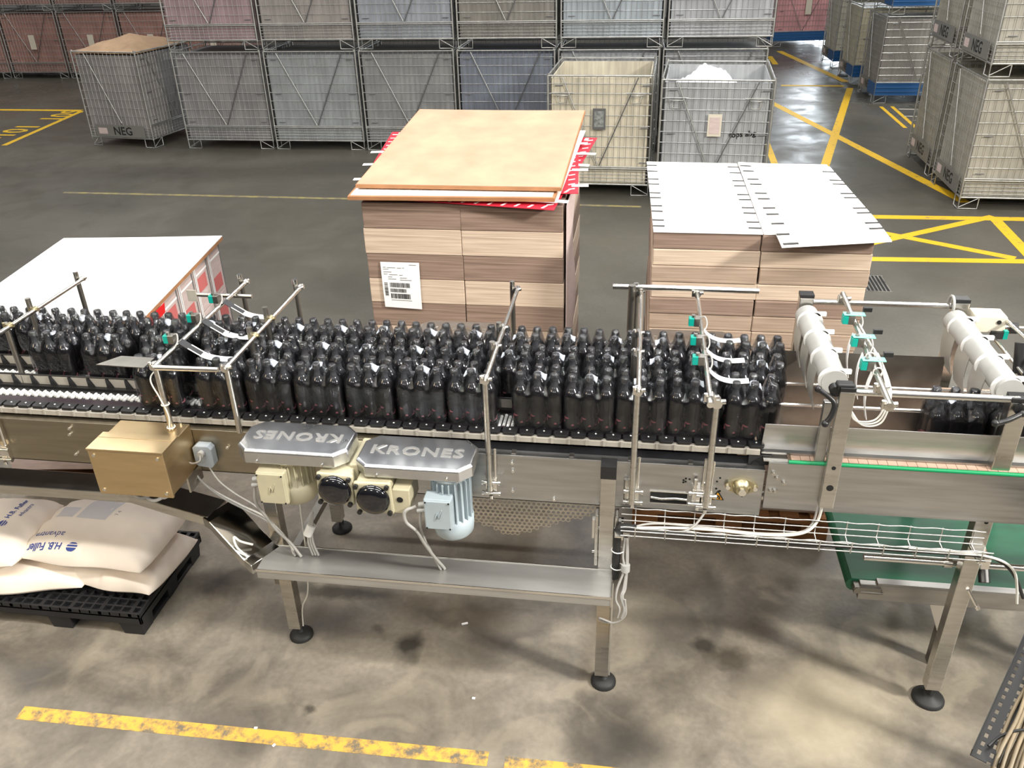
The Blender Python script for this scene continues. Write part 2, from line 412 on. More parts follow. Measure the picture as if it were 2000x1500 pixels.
# ------------------------------------------------------------------ floor, walls
def floor_mat():
    m = bpy.data.materials.new('worn_concrete'); m.use_nodes = True
    t = m.node_tree; b = t.nodes['Principled BSDF']
    tc = nn(t, 'ShaderNodeTexCoord'); OB = tc.outputs['Object']
    sp = nn(t, 'ShaderNodeSeparateXYZ'); t.links.new(OB, sp.inputs[0])
    def noise(scale, detail=5.0, dist=0.0, src=OB):
        n = nn(t, 'ShaderNodeTexNoise', Scale=scale, Detail=detail, Distortion=dist); t.links.new(src, n.inputs['Vector']); return n.outputs[0]
    def mr(src, a, b_, c, d):
        n = nn(t, 'ShaderNodeMapRange'); n.inputs['From Min'].default_value = a; n.inputs['From Max'].default_value = b_
        n.inputs['To Min'].default_value = c; n.inputs['To Max'].default_value = d; t.links.new(src, n.inputs[0]); return n.outputs[0]
    def mix(fac, a, b_, bt='MIX'):
        n = nn(t, 'ShaderNodeMix', data_type='RGBA', blend_type=bt)
        for s_, v in ((0, fac), (6, a), (7, b_)):
            if isinstance(v, (int, float)): n.inputs[s_].default_value = v
            elif isinstance(v, tuple): n.inputs[s_].default_value = v
            else: t.links.new(v, n.inputs[s_])
        return n.outputs[2]
    def mth(op, a, b_):
        n = nn(t, 'ShaderNodeMath', operation=op)
        for i, v in enumerate((a, b_)):
            if isinstance(v, (int, float)): n.inputs[i].default_value = v
            else: t.links.new(v, n.inputs[i])
        return n.outputs[0]
    big = noise(0.55, 4.0, 0.6); mid = noise(2.3, 6.0, 0.8); fine = noise(38.0, 3.0)
    # bare concrete in front of and below the line, darker sealed screed behind it
    old = mix(mr(mid, 0.3, 0.7, 0, 1), srgb((98, 92, 84)), srgb((156, 147, 132)))
    new = mix(mr(big, 0.3, 0.7, 0, 1), srgb((70, 68, 60)), srgb((96, 92, 83)))
    edge = mth('ADD', sp.outputs[1], mth('MULTIPLY', mth('SUBTRACT', big, 0.5), 1.2))
    col = mix(mr(edge, 3.7, 4.5, 0, 1), old, new)
    col = mix(mr(fine, 0.3, 0.7, 0.0, 0.22), col, (0.03, 0.028, 0.025, 1))
    col = mix(mr(noise(1.1, 7.0, 1.6), 0.50, 0.72, 0.0, 0.35), col, srgb((80, 74, 66)))
    near = mr(edge, 3.3, 4.2, 1.0, 0.0)
    col = mix(mth('MULTIPLY', near, mr(noise(1.7, 9.0, 2.2), 0.49, 0.57, 0.0, 0.22)), col, srgb((74, 69, 62)))
    col = mix(mth('MULTIPLY', near, mr(noise(2.6, 9.0, 1.0), 0.53, 0.63, 0.0, 0.30)), col, srgb((170, 160, 140)))
    # oil and glue stains, and broader dark areas under the conveyor and before the cages
    wob = nn(t, 'ShaderNodeTexNoise', Scale=7.0, Detail=4.0); t.links.new(OB, wob.inputs['Vector'])
    wv = nn(t, 'ShaderNodeVectorMath', operation='MULTIPLY_ADD'); t.links.new(wob.outputs['Color'], wv.inputs[0])
    wv.inputs[1].default_value = (0.16, 0.16, 0); t.links.new(OB, wv.inputs[2])
    def stain_or_light(x, y, rx, ry, amount, c, col, rot=0.0):
        mp = nn(t, 'ShaderNodeMapping', vector_type='TEXTURE'); mp.inputs['Location'].default_value = (x+0.08, y+0.08, 0)
        mp.inputs['Rotation'].default_value = (0, 0, rot); mp.inputs['Scale'].default_value = (rx, ry, 50)
        t.links.new(wv.outputs[0], mp.inputs[0])
        ln = nn(t, 'ShaderNodeVectorMath', operation='LENGTH'); t.links.new(mp.outputs[0], ln.inputs[0])
        return mix(mr(ln.outputs['Value'], 0.45, 1.15, amount, 0.0), col, c)
    dk = (0.020, 0.017, 0.012, 1); br = (0.045, 0.034, 0.022, 1); gy = (0.075, 0.070, 0.062, 1)
    for a in ((-0.955, 2.80, 0.07, 0.11, 0.88, dk), (-1.141, 2.875, 0.045, 0.035, 0.6, br), (-1.98, 3.14, 0.20, 0.13, 0.85, dk), (-1.45, 3.12, 0.34, 0.06, 0.75, dk),
              (-0.80, 3.02, 0.30, 0.10, 0.6, br), (-0.45, 3.40, 0.9, 0.30, 0.45, dk), (0.25, 3.05, 0.16, 0.18, 0.5, gy), (0.53, 2.90, 0.10, 0.07, 0.7, br), (0.42, 2.97, 0.07, 0.06, 0.75, dk),
              (0.47, 3.25, 0.06, 0.30, 0.6, gy), (-1.31, 2.38, 0.04, 0.03, 0.7, dk), (-2.6, 2.42, 0.16, 0.10, 0.45, gy), (0.95, 3.75, 0.22, 0.30, 0.5, br), (0.05, 2.38, 0.30, 0.12, 0.35, gy),
              (0.62, 2.18, 0.24, 0.10, 0.45, gy), (1.05, 2.20, 0.05, 0.03, 0.5, gy), (0.86, 2.19, 0.05, 0.03, 0.5, gy), (-3.6, 11.2, 1.6, 0.5, 0.45, dk), (-6.0, 10.9, 2.0, 0.5, 0.4, dk), (-0.15, 5.2, 0.18, 0.5, 0.5, gy)):
        col = stain_or_light(a[0], a[1], a[2], a[3], a[4], a[5], col)
    # pool of lamp light painted in as a paler patch
    col = stain_or_light(0.86, 2.62, 0.36, 0.30, 0.45, srgb((196, 184, 158)), col, 0.2)
    t.links.new(col, b.inputs['Base Color'])
    t.links.new(mth('SUBTRACT', mr(mid, 0.3, 0.7, 0.34, 0.58), mr(edge, 10.0, 16.0, 0.0, 0.12)), b.inputs['Roughness'])
    bp = nn(t, 'ShaderNodeBump', Strength=0.10, Distance=0.01); t.links.new(fine, bp.inputs['Height']); t.links.new(bp.outputs[0], b.inputs['Normal'])
    return m
MT['floor'] = floor_mat()
mb = MB(); mb.bx(-18, 16, -3, 30, -0.2, 0)
FLOOR = structure(mb.build('floor', 'floor'))

def paint_mat(name, c, wear, scale=9.0):
    m = bpy.data.materials.new(name); m.use_nodes = True
    t = m.node_tree; b = t.nodes['Principled BSDF']; b.inputs['Roughness'].default_value = 0.55
    tc = nn(t, 'ShaderNodeTexCoord'); nz = nn(t, 'ShaderNodeTexNoise', Scale=scale, Detail=8.0, Roughness=0.7); t.links.new(tc.outputs['Object'], nz.inputs['Vector'])
    mr = nn(t, 'ShaderNodeMapRange'); mr.inputs['From Min'].default_value = wear-0.08; mr.inputs['From Max'].default_value = wear+0.08; t.links.new(nz.outputs[0], mr.inputs[0])
    mx = nn(t, 'ShaderNodeMix', data_type='RGBA'); mx.inputs[6].default_value = srgb((112, 104, 90)); mx.inputs[7].default_value = srgb(c)
    t.links.new(mr.outputs[0], mx.inputs[0]); t.links.new(mx.outputs[2], b.inputs['Base Color'])
    return m
MT['paint_y'] = paint_mat('yellow_floor_paint', (222, 178, 34), 0.36)
MT['paint_y_worn'] = paint_mat('worn_yellow_floor_paint', (218, 172, 72), 0.47, 14)
MT['paint_y_faint'] = paint_mat('faint_yellow_floor_paint', (150, 138, 84), 0.50, 6)
MT['paint_w'] = paint_mat('white_floor_paint', (190, 186, 172), 0.40)
LINES = [(-2.56, 2.22, -0.49, 2.24, 0.069, 'paint_y_worn'), (-0.42, 2.23, 0.4, 2.235, 0.061, 'paint_y_worn'), (-7.32, 9.87, -3.33, 9.82, 0.064, 'paint_y_faint'), (-3.2, 9.82, 0.06, 9.72, 0.059, 'paint_y_faint'),
         (-14.0, 15.1, -10.3, 15.02, 0.137, 'paint_y'), (-9.94, 12.32, -10.27, 14.97, 0.093, 'paint_y'), (2.1, 16.6, 3.72, 10.12, 0.132, 'paint_y'), (3.87, 17.35, 2.30, 11.1, 0.115, 'paint_y'),
         (3.2, 22.21, 3.92, 18.01, 0.148, 'paint_y'), (2.65, 17.62, 3.8, 17.56, 0.14, 'paint_y'), (1.2, 9.50, 6.5, 9.56, 0.125, 'paint_y'), (1.2, 8.15, 5.5, 8.28, 0.112, 'paint_y'),
         (2.0, 8.39, 3.85, 9.61, 0.10, 'paint_y'), (2.0, 9.33, 3.62, 8.30, 0.11, 'paint_y'), (3.84, 9.57, 3.74, 7.6, 0.12, 'paint_y'), (4.03, 15.61, 4.02, 13.97, 0.06, 'paint_y'),
         (4.21, 15.62, 4.18, 13.97, 0.06, 'paint_y'), (4.27, 15.4, 4.64, 15.37, 0.06, 'paint_w'), (4.21, 14.83, 4.49, 14.8, 0.06, 'paint_w'), (2.88, 21.4, 2.87, 20.2, 0.12, 'paint_y'), (1.84, 12.9, 1.80, 11.5, 0.09, 'paint_y')]
for i, (x0, y0, x1, y1, wd, m) in enumerate(LINES):
    a, b = V((x0, y0, 0)), V((x1, y1, 0)); n = (b-a).normalized().cross(V((0, 0, 1)))*wd/2
    mb = MB(); z = V((0, 0, 0.0012+0.0002*(i % 5)))
    mb.slab(a-n+z, a+n+z, b+n+z, b-n+z, 0.001)
    mb.build('painted_line', m, FLOOR)
tm = text_mb('40-101  109', 0.62, frame4((-10.42, 13.55, 0.002), (0.03, 1, 0), (-1, 0.03, 0)), 0.0004, 0.01)
tm.build('painted_number', 'paint_y', FLOOR)
# drain grate let into the floor
t = thing('drain_grate', 'steel slotted drain grate in the floor behind the right white stack', 'drain', (2.16, 7.55, 0))
mb = MB(); mb.bx(2.06, 2.27, 7.36, 7.73, 0.0005, 0.002); mb.build('pit', 'hole', t)
mb = MB()
for k in range(7): mb.bx(2.06+k*0.033, 2.06+k*0.033+0.012, 7.36, 7.73, 0.002, 0.006)
mb.bx(2.05, 2.28, 7.35, 7.362, 0.001, 0.006); mb.bx(2.05, 2.28, 7.728, 7.74, 0.001, 0.006)
mb.build('bars', 'steel', t)
for i, (x, y, rz, lb) in enumerate(((-0.725, 2.967, 0.4, 'scrap of white paper on the bare floor in front of the trunking'), (-1.494, 2.266, 0.1, 'white crumb lying on the yellow front floor line'), (-1.384, 2.193, 1.0, 'white crumb just below the yellow front floor line'), (-0.602, 2.531, 0.0, 'tiny white speck on the floor left of the right machine foot'))):
    mb = MB(); mb.box((x, y, 0.004), (0.030 if i == 0 else 0.014, 0.010, 0.004), rz)
    single(mb, 'litter_scrap', 'paper', lb, 'litter', (x, y, 0.002))
# far wall with an open door to daylight
mb = MB(); mb.bx(-18, 4.9, 30, 30.3, 0, 8); mb.bx(8.6, 16, 30, 30.3, 0, 8); mb.bx(4.9, 8.6, 30, 30.3, 4.6, 8)
MT['wall'] = mat('painted_wall', (0.42, 0.40, 0.38), 0.8, 0, 0.1, 2)
structure(mb.build('wall_back', 'wall'))
mb = MB(); mb.bx(-18.3, -18, -3, 30.3, 0, 8); structure(mb.build('wall_left', 'wall'))
def glow(name, c, s):
    m = bpy.data.materials.new(name); m.use_nodes = True; b = m.node_tree.nodes['Principled BSDF']
    b.inputs['Base Color'].default_value = (0.8, 0.8, 0.8, 1); b.inputs['Emission Color'].default_value = (*c, 1); b.inputs['Emission Strength'].default_value = s
    return m
MT['daylight'] = glow('daylight_outside', (0.86, 0.94, 1.0), 9.0)
mb = MB(); mb.bx(4.9, 8.6, 30.31, 30.36, 0, 4.6)
structure(mb.build('door_1', 'daylight'))
area('door_daylight', (6.7, 29.8, 2.3), (3.5, 16, 0.2), 3.4, 420, (0.82, 0.92, 1.0), 4.2)
# ------------------------------------------------------------------ main three-lane conveyor
LANE = (2.848, 3.018, 3.188)
CV = thing('conveyor', 'long stainless three-lane conveyor carrying packs of dark bottles', 'conveyor', (-1.1, 3.03, 0))
mb = MB(); mb.bx(-3.3, -0.95, 2.712, 2.722, 1.00, 1.198); mb.bx(-3.3, -0.95, 2.712, 2.755, 1.196, 1.204); mb.bx(-3.3, -0.95, 2.712, 2.75, 1.00, 1.006)
mb.build('side_panel', 'steel_warm_reflection', CV, 0.0015)
mb = MB(); mb.bx(-0.95, 0.523, 2.712, 2.722, 0.955, 1.162); mb.bx(-0.95, 0.523, 2.712, 2.752, 1.160, 1.169); mb.bx(-0.95, 0.523, 2.712, 2.75, 0.955, 0.961); mb.bx(0.515, 0.523, 2.712, 2.76, 0.955, 1.165)
mb.build('side_panel', 'steel_sheet', CV, 0.0015)
mb = MB(); mb.bx(-3.3, 0.5, 3.345, 3.357, 1.0, 1.24); mb.build('side_panel', 'steel_dark', CV)
mb = MB(); mb.bx(-3.3, 0.46, 2.765, 3.335, 1.205, 1.238); mb.build('deck', 'belt_black', CV)
# grey edge carrier with knobs, dark return guard under it
mb = MB(); mb.bx(-3.3, 0.50, 2.742, 2.766, 1.214, 1.236)
for k in range(57): mb.bx(-3.27+k*0.0665-0.005, -3.27+k*0.0665+0.005, 2.738, 2.744, 1.216, 1.242)
mb.build('edge_carrier', 'carrier', CV, 0.001)
mb = MB()
mb.prism([(2.758, 1.196), (2.764, 1.196), (2.737, 1.118), (2.731, 1.118)], -3.3, 0.47, 'YZ')
mb.cyl((-3.3, 2.736, 1.116), (0.45, 2.736, 1.116), 0.006)
mb.build('return_guard', 'belt_black', CV)
for k in range(15):
    mb = MB(); mb.bx(-2.9+k*0.225-0.009, -2.9+k*0.225+0.009, 2.724, 2.80, 1.13, 1.172); mb.build('cross_bracket', 'steel_dark', CV)
mb = MB(); mb.bx(-3.3, 0.46, 2.80, 3.30, 1.02, 1.03); mb.build('drip_tray', 'rubber', CV)
# black edge plates, one per link
def plate_proto():
    m = MB(); m.prism([(-0.029, 0.0), (0.029, 0.0), (0.029, -0.030), (0.022, -0.041), (-0.022, -0.041), (-0.029, -0.030)], 0.0, 0.012)
    m.cur = 1; m.cyl((0, -0.018, 0.0118), (0, -0.018, 0.0136), 0.0035, n=8)
    return m.build('edge_plate', ['black', 'white_plastic'], CV, 0.0015)
pl = plate_proto()
for v in pl.data.vertices: v.co += V(ORG['conveyor'])
base = pl.location.copy()
for k in range(57):
    o = pl if k == 0 else pl.copy()
    if k: COL.objects.link(o); o.parent = CV
    o.location = V((-3.237+k*0.0665, 2.790, 1.2378))-V(ORG['conveyor'])
mb = MB(); mb.bx(-3.3, 0.46, 2.7905, 2.80, 1.236, 1.246); mb.build('wear_strip', 'purple', CV)
mb = MB(); mb.bx(-3.3, -1.9, 2.792, 2.836, 1.2375, 1.243); mb.build('wear_strip', 'purple', CV)
# white roller mats in the lanes
def rollers(x0, x1, y0, y1):
    m = MB(); nx = int((x1-x0)/0.017); ny = max(1, int((y1-y0)/0.021))
    for i in range(nx):
        for j in range(ny):
            x = x0+(i+0.5)*0.017; y = y0+(j+0.5+(0.25 if i % 2 else -0.25))*0.021
            m.cyl((x, y-0.0085, 1.2425), (x, y+0.0085, 1.2425), 0.0068, n=6)
    return m
for k, (a, b, c, d) in enumerate(((-3.3, -1.72, 2.842, 2.905), (-3.3, -2.33, 2.965, 3.07), (-0.50, -0.42, 2.80, 2.90))):
    m = rollers(a, b, c, d); m.build('roller_mat', 'white_plastic', CV)
    mb = MB(); mb.bx(a, b, c-0.004, d+0.004, 1.2370, 1.2395); mb.build('roller_bed', 'rubber', CV)
# lane divider guides with triangular gussets
for y in (2.936, 3.106):
    mb = MB(); mb.bx(-3.3, 0.46, y-0.002, y+0.004, 1.238, 1.292); mb.build('lane_divider', 'carrier', CV)
    mb = MB(); mb.cyl((-3.3, y, 1.294), (0.46, y, 1.294), 0.004, n=8); mb.bx(-3.3, 0.46, y-0.022, y-0.002, 1.238, 1.250)
    for k in range(42):
        x = -3.28+k*0.0885
        if x < 0.44: mb.prism([(x, 1.292), (x-0.009, 1.292), (x-0.009, 1.250), (x+0.022, 1.250)], y-0.010, y-0.003, 'XZ')
    mb.build('guide_rail', 'black', CV)
# legs with levelling feet
def leg(m, x, y, ztop, wdt=0.058, wy_=0.058):
    m.bx(x-wdt/2, x+wdt/2, y-wy_/2, y+wy_/2, 0.075, ztop)
def foot(m, x, y, r=0.056):
    m.lathe([(r, 0), (r, 0.012), (r*0.8, 0.024), (r*0.35, 0.032), (0.014, 0.034), (0.014, 0.09)], (x, y, 0), 20)
for nm, x, y, zt in (('leg', -0.055, 2.683, 1.165), ('leg', -1.50, 2.795, 1.0), ('leg', -1.56, 3.60, 1.0), ('leg', -0.06, 3.40, 1.0)):
    m = MB(); leg(m, x, y, zt)
    if x > -0.5 and y < 3: m.bx(x-0.045, x-0.032, y-0.03, y+0.03, 0.70, 0.95); m.bx(x+0.032, x+0.045, y-0.03, y+0.03, 0.70, 0.95)
    lg = m.build(nm, 'steel', CV, 0.003)
    m = MB(); foot(m, x+0.01, y+0.01); m.build('levelling_foot', 'rubber', lg)
    if x > -0.5 and y < 3:
        m = MB(); m.bx(x-0.030, x+0.030, y-0.030, y+0.030, 1.165, 1.182); m.bx(x-0.030, x+0.030, y-0.0302, y-0.029, 1.125, 1.165); m.build('end_cap', 'black', lg, 0.002)
        for zz in (0.88, 0.76):
            m = MB(); m.cyl((x-0.055, y-0.012, zz), (x+0.055, y-0.012, zz), 0.007, n=8)
            if zz > 0.8: m.bx(x-0.056, x-0.046, y-0.03, y-0.005, 0.84, 0.93); m.bx(x+0.046, x+0.056, y-0.03, y-0.005, 0.84, 0.93)
            m.build('clamp_bolt', 'steel_bright', lg)
m = MB(); m.bx(-1.54, -0.06, 3.58, 3.62, 0.32, 0.36); m.bx(-1.58, -1.54, 2.82, 3.58, 0.30, 0.34); m.build('foot_brace', 'steel_dark', CV)
# fittings on the front panels
def bolt(m, x, z, y=2.712, r=0.0075):
    m.cyl((x, y, z), (x, y-0.008, z), r, n=6, smooth=False); m.cyl((x, y-0.008, z), (x, y-0.014, z), r*0.55, n=8)
for x, z in ((-0.429, 1.137), (-0.427, 1.10), (-0.429, 1.005), (-0.265, 0.974), (-2.285, 1.178), (-2.293, 1.148), (-2.293, 1.05), (-1.60, 1.13), (-1.49, 1.15)):
    m = MB(); bolt(m, x, z); m.build('bolt', 'steel_bright', CV)
# flange bearing with shaft
m = MB()
pts = []
for k in range(24):
    a = 2*PI*k/24; pts.append((0.442+math.copysign(abs(math.cos(a))**1.5, math.cos(a))*0.062, 1.095+math.sin(a)*0.034))
m.prism(pts, 2.700, 2.712, 'XZ')
m.lathe([(0.034, 0), (0.032, 0.012), (0.024, 0.018), (0.022, 0.026)], (0.442, 2.700, 1.095), 20, 'Y')
bf = m.build('bearing_flange', 'brass', CV)
m = MB(); m.cyl((0.442, 2.705, 1.095), (0.442, 2.660, 1.095), 0.014, n=14); m.build('shaft_end', 'steel_bright', bf)
for dx in (-0.05, 0.05):
    m = MB(); m.cyl((0.442+dx, 2.70, 1.095), (0.442+dx, 2.688, 1.095), 0.009, n=6, smooth=False); m.build('bolt', 'steel_bright', bf)
# warning sign
m = MB(); m.prism([(0.335, 1.021), (0.385, 1.021), (0.360, 1.064)], 2.7095, 2.7115, 'XZ'); ws = m.build('warning_sign', 'ink', CV, label='yellow triangular hand-crush warning sign with black border')
m = MB(); m.prism([(0.3415, 1.0245), (0.3785, 1.0245), (0.360, 1.0565)], 2.7088, 2.7094, 'XZ'); m.build('sign_face', 'orange', ws)
m = MB(); m.lathe([(0.0055, 0), (0.0055, 0.0006)], (0.3555, 2.7088, 1.034), 10, 'Y'); m.lathe([(0.0045, 0), (0.0045, 0.0006)], (0.367, 2.7088, 1.031), 10, 'Y'); m.prism([(0.348, 1.043), (0.366, 1.036), (0.370, 1.040), (0.352, 1.047)], 2.7080, 2.7086, 'XZ'); m.build('sign_symbol', 'ink', ws)
# slotted window with a strip behind it, and drilled holes
m = MB(); m.bx(0.107, 0.247, 2.709, 2.7115, 0.992, 1.042); sl = m.build('slot', 'hole', CV)
m = MB(); m.bx(0.104, 0.250, 2.7075, 2.7115, 1.042, 1.046); m.bx(0.104, 0.250, 2.7075, 2.7115, 0.988, 0.992); m.tube([(0.109, 2.7085, 1.016), (0.15, 2.7065, 1.012), (0.20, 2.7065, 1.018), (0.246, 2.7085, 1.014)], 0.006, 6); m.build('slot_frame', 'steel_bright', sl)
m = MB()
for x, z in ((0.228, 1.102), (0.236, 1.110), (0.236, 1.096), (0.250, 1.108), (0.228, 1.092), (0.362, 1.122), (0.352, 1.105), (0.352, 1.072), (0.366, 1.062), (0.45, 1.045)):
    m.lathe([(0.0045, 0), (0.0045, 0.001)], (x, 2.7125, z), 8, 'Y')
m.build('drilled_holes', 'hole', CV)
# nose of the belt at the right end
m = MB()
for k in range(6): m.bx(0.462, 0.545, 2.745+k*0.016, 2.751+k*0.016, 1.17, 1.215)
m.cyl((0.49, 2.74, 1.165), (0.49, 3.33, 1.165), 0.018)
m.build('nose_bars', 'rubber', CV)
m = MB(); m.slab((0.50, 2.775, 1.222), (0.60, 2.775, 1.222), (0.60, 3.32, 1.222), (0.50, 3.32, 1.222), 0.004); m.build('transfer_plate', 'steel_bright', CV)
# perforated guard below the panel
def perforated():
    m = MB(); P = 0.021
    import math as q
    def inside(x, z):
        return z < 0.955 and z > 0.62+abs(x+0.47)*0.42 and z > 0.62
    nz_ = 22
    for j in range(nz_):
        for i in range(33):
            x = -0.76+i*P+(P/2 if j % 2 else 0); z = 0.60+j*P*0.866
            if not inside(x, z): continue
            ho = [(x+P*0.578*q.cos(PI/6+k*PI/3), z+P*0.578*q.sin(PI/6+k*PI/3)) for k in range(6)]
            hi = [(x+P*0.36*q.cos(PI/6+k*PI/3), z+P*0.36*q.sin(PI/6+k*PI/3)) for k in range(6)]
            for k in range(6):
                a, b = ho[k], ho[(k+1) % 6]; c, d = hi[(k+1) % 6], hi[k]
                m.add([(a[0], 2.90, a[1]), (b[0], 2.90, b[1]), (c[0], 2.90, c[1]), (d[0], 2.90, d[1])], [(0, 1, 2, 3)])
    return m
pf = perforated().build('perforated_guard', 'steel', CV)
sd = pf.modifiers.new('thick', 'SOLIDIFY'); sd.thickness = 0.0015

# ------------------------------------------------------------------ shrink-wrapped six-packs
def bottle_profile():
    return [(0.020, 0.0), (0.027, 0.002), (0.0305, 0.010), (0.031, 0.026), (0.0295, 0.045), (0.0275, 0.062), (0.0285, 0.082), (0.0312, 0.102), (0.0325, 0.120), (0.0326, 0.134), (0.0312, 0.147), (0.0280, 0.158),
            (0.0230, 0.167), (0.0180, 0.1735), (0.0145, 0.179), (0.0128, 0.187), (0.0122, 0.207), (0.0150, 0.209), (0.0150, 0.2115), (0.0120, 0.213), (0.0120, 0.2135)]
def bottle_r(z):
    p = bottle_profile()
    for (r0, z0), (r1, z1) in zip(p, p[1:]):
        if z0 <= z <= z1: return r0+(r1-r0)*(z-z0)/max(1e-6, z1-z0)
    return 0.012
BX = (-0.0655, 0.0, 0.0655); BY = (-0.033, 0.033)
def env(x, y):
    # height of the taut film over the six bottles
    h = 0.0
    for bx in BX:
        for by in BY:
            r = math.hypot(x-bx, y-by)
            if r < 0.016: z = 0.2315
            elif r < 0.034:
                k = (r-0.016)/0.018; z = 0.2315-0.070*k**0.9
            else: z = 0.1615-(r-0.034)*0.9
            h = max(h, z)
    sad = 0.198-0.55*max(0, abs(x)-0.0655)-0.55*max(0, abs(y)-0.033)*1.2 - 0.35*(1-math.cos(min(1, abs(x)/0.0655)*2*PI))*0.02
    if abs(x) < 0.0655 and abs(y) < 0.033: h = max(h, sad)
    elif abs(y) < 0.033: h = max(h, 0.198-(abs(x)-0.0655)*1.3)
    elif abs(x) < 0.0655: h = max(h, 0.186-(abs(y)-0.033)*1.2)
    return h
def build_film(root, seed):
    rnd = random.Random(seed)
    NX, NY = 34, 22; HX, HY = 0.0995, 0.0675
    ph = [rnd.uniform(0, 6) for _ in range(6)]
    vs = []; top = {}
    def sq(u, v):
        # rounded-rectangle footprint
        x, y = u*HX, v*HY
        cx = max(0, abs(u)-0.75)/0.25; cy = max(0, abs(v)-0.65)/0.35
        if cx > 0 and cy > 0:
            l = math.hypot(cx, cy)
            k = max(cx, cy)/l if l > 0 else 1
            x = math.copysign(HX*0.75+HX*0.25*cx*k, u); y = math.copysign(HY*0.65+HY*0.35*cy*k, v)
        return x, y
    m = MB(); W = NX+1
    for j in range(NY+1):
        for i in range(W):
            x, y = sq(2*i/NX-1, 2*j/NY-1)
            z = env(x, y)+0.0015*math.sin(x*130+ph[0])*math.sin(y*120+ph[1])
            vs.append((x, y, z))
    fs = [(j*W+i, j*W+i+1, (j+1)*W+i+1, (j+1)*W+i) for j in range(NY) for i in range(NX)]
    rim = [i for i in range(W)]+[j*W+NX for j in range(1, NY+1)]+[NY*W+i for i in range(NX-1, -1, -1)]+[j*W for j in range(NY-1, 0, -1)]
    prev = rim; n = len(rim)
    for lev in range(1, 8):
        fz = 1-lev/7.0; cur = []
        for q, r0 in enumerate(rim):
            x, y, z = vs[r0]
            wob = 1.0+0.010*math.sin(q*0.9+ph[2])*math.sin(lev*1.3+ph[3])
            sc = 1.0
            if abs(y) > 0.055: sc = 1.0-0.012*abs(math.sin(x/0.0655*PI+PI/2))**6*0
            cur.append(len(vs)); vs.append((x*wob, y*wob*sc, 0.002+(z-0.002)*fz))
        for q in range(n): fs.append((prev[q], prev[(q+1) % n], cur[(q+1) % n], cur[q]))
        prev = cur
    m.add(vs, fs, True)
    f = m.build('film_wrap', 'film', root)
    s = MB()
    ox = rnd.uniform(-0.012, 0.012)
    s.sheet(lambda u, v: (ox-0.020+0.040*u, -0.030+0.048*v, env(ox-0.020+0.040*u, -0.030+0.048*v)*0.25+0.202*0.75+0.0025), 8, 10, 0.0006)
    s.build('carry_label', 'ink_pale_label', root)
def pack_proto(seed):
    root = thing('bottle_six_pack', 'x', 'pack of bottles')
    for bx in BX:
        for by in BY:
            m = MB(); m.lathe([(r, z) for r, z in bottle_profile()], (0, 0, 0), 18)
            b = m.build('bottle', 'bottle', root) if not PB else PB[0].copy()
            if PB: COL.objects.link(b); b.parent = root
            else: PB.append(b); ORG[b.name] = (0, 0, 0)
            b.location = (bx, by, 0.001)
            if not PC:
                m = MB(); m.lathe([(0.0148, 0.2105), (0.0152, 0.213), (0.0150, 0.226), (0.0138, 0.2285), (0.004, 0.229)], (0, 0, 0), 16)
                c = m.build('cap', 'cap', b); PC.append(c)
            else:
                c = PC[0].copy(); COL.objects.link(c); c.parent = b
    build_film(root, seed)
    return root
PB = []; PC = []
FRONT = [-1.90, -1.632, -1.421, -1.213, -1.007, -0.797, -0.595, -0.340, -0.141, 0.055, 0.250, 0.463]
MID = [-2.485, -2.232, -1.966, -1.692, -1.469, -1.263, -1.064, -0.867, -0.67, -0.475, -0.285, -0.085, 0.114, 0.311, 0.506]
BACK = [-2.87, -2.66, -2.44, -2.235, -2.035, -1.838, -1.64, -1.474, -1.278, -1.081, -0.885, -0.692, -0.496, -0.305, -0.112, 0.085, 0.282, 0.475]
BACK = [-2.87, -2.665, -2.458, -2.25, -2.045, -1.84, -1.635, -1.435, -1.238, -1.041, -0.845, -0.648, -0.452, -0.256, -0.060, 0.136, 0.332, 0.528]
protos = [pack_proto(3), pack_proto(8), pack_proto(21)]
used = [0, 0, 0]
def put_pack(k, x, y, z, lab, grp, rz=0.0):
    o = protos[k] if not used[k] else copy_tree(protos[k])
    used[k] = 1
    o.location = (x, y, z); o.rotation_euler = (0, 0, rz)
    o['label'] = lab; o['category'] = 'pack of bottles'; o['group'] = grp
rp = random.Random(5)
n = 0
for ln, xs, y in (('front', FRONT, LANE[0]), ('middle', MID, LANE[1]), ('back', BACK, LANE[2])):
    for i, x in enumerate(xs):
        lab = 'shrink-wrapped pack of dark bottles in the %s lane, %s from the left' % (ln, ORD[i])
        if ln == 'front' and i == len(xs)-1: lab = 'shrink-wrapped pack of dark bottles at the right end of the front lane'
        if ln == 'front' and i == 0: lab = 'shrink-wrapped pack of dark bottles leading the front lane beside the grey cover plate'
        put_pack(n % 3, x, y+rp.uniform(-0.004, 0.004), 1.2495, lab, 'bottle packs on the three-lane conveyor', rp.uniform(-0.02, 0.02)); n += 1
put_pack(0, 1.185, 2.862, 1.222, 'shrink-wrapped pack of dark bottles alone on the slat conveyor under the gantry', 'bottle packs on the slat conveyor')
put_pack(1, 1.395, 2.865, 1.222, 'shrink-wrapped pack of dark bottles half hidden behind the right gantry post', 'bottle packs on the slat conveyor')

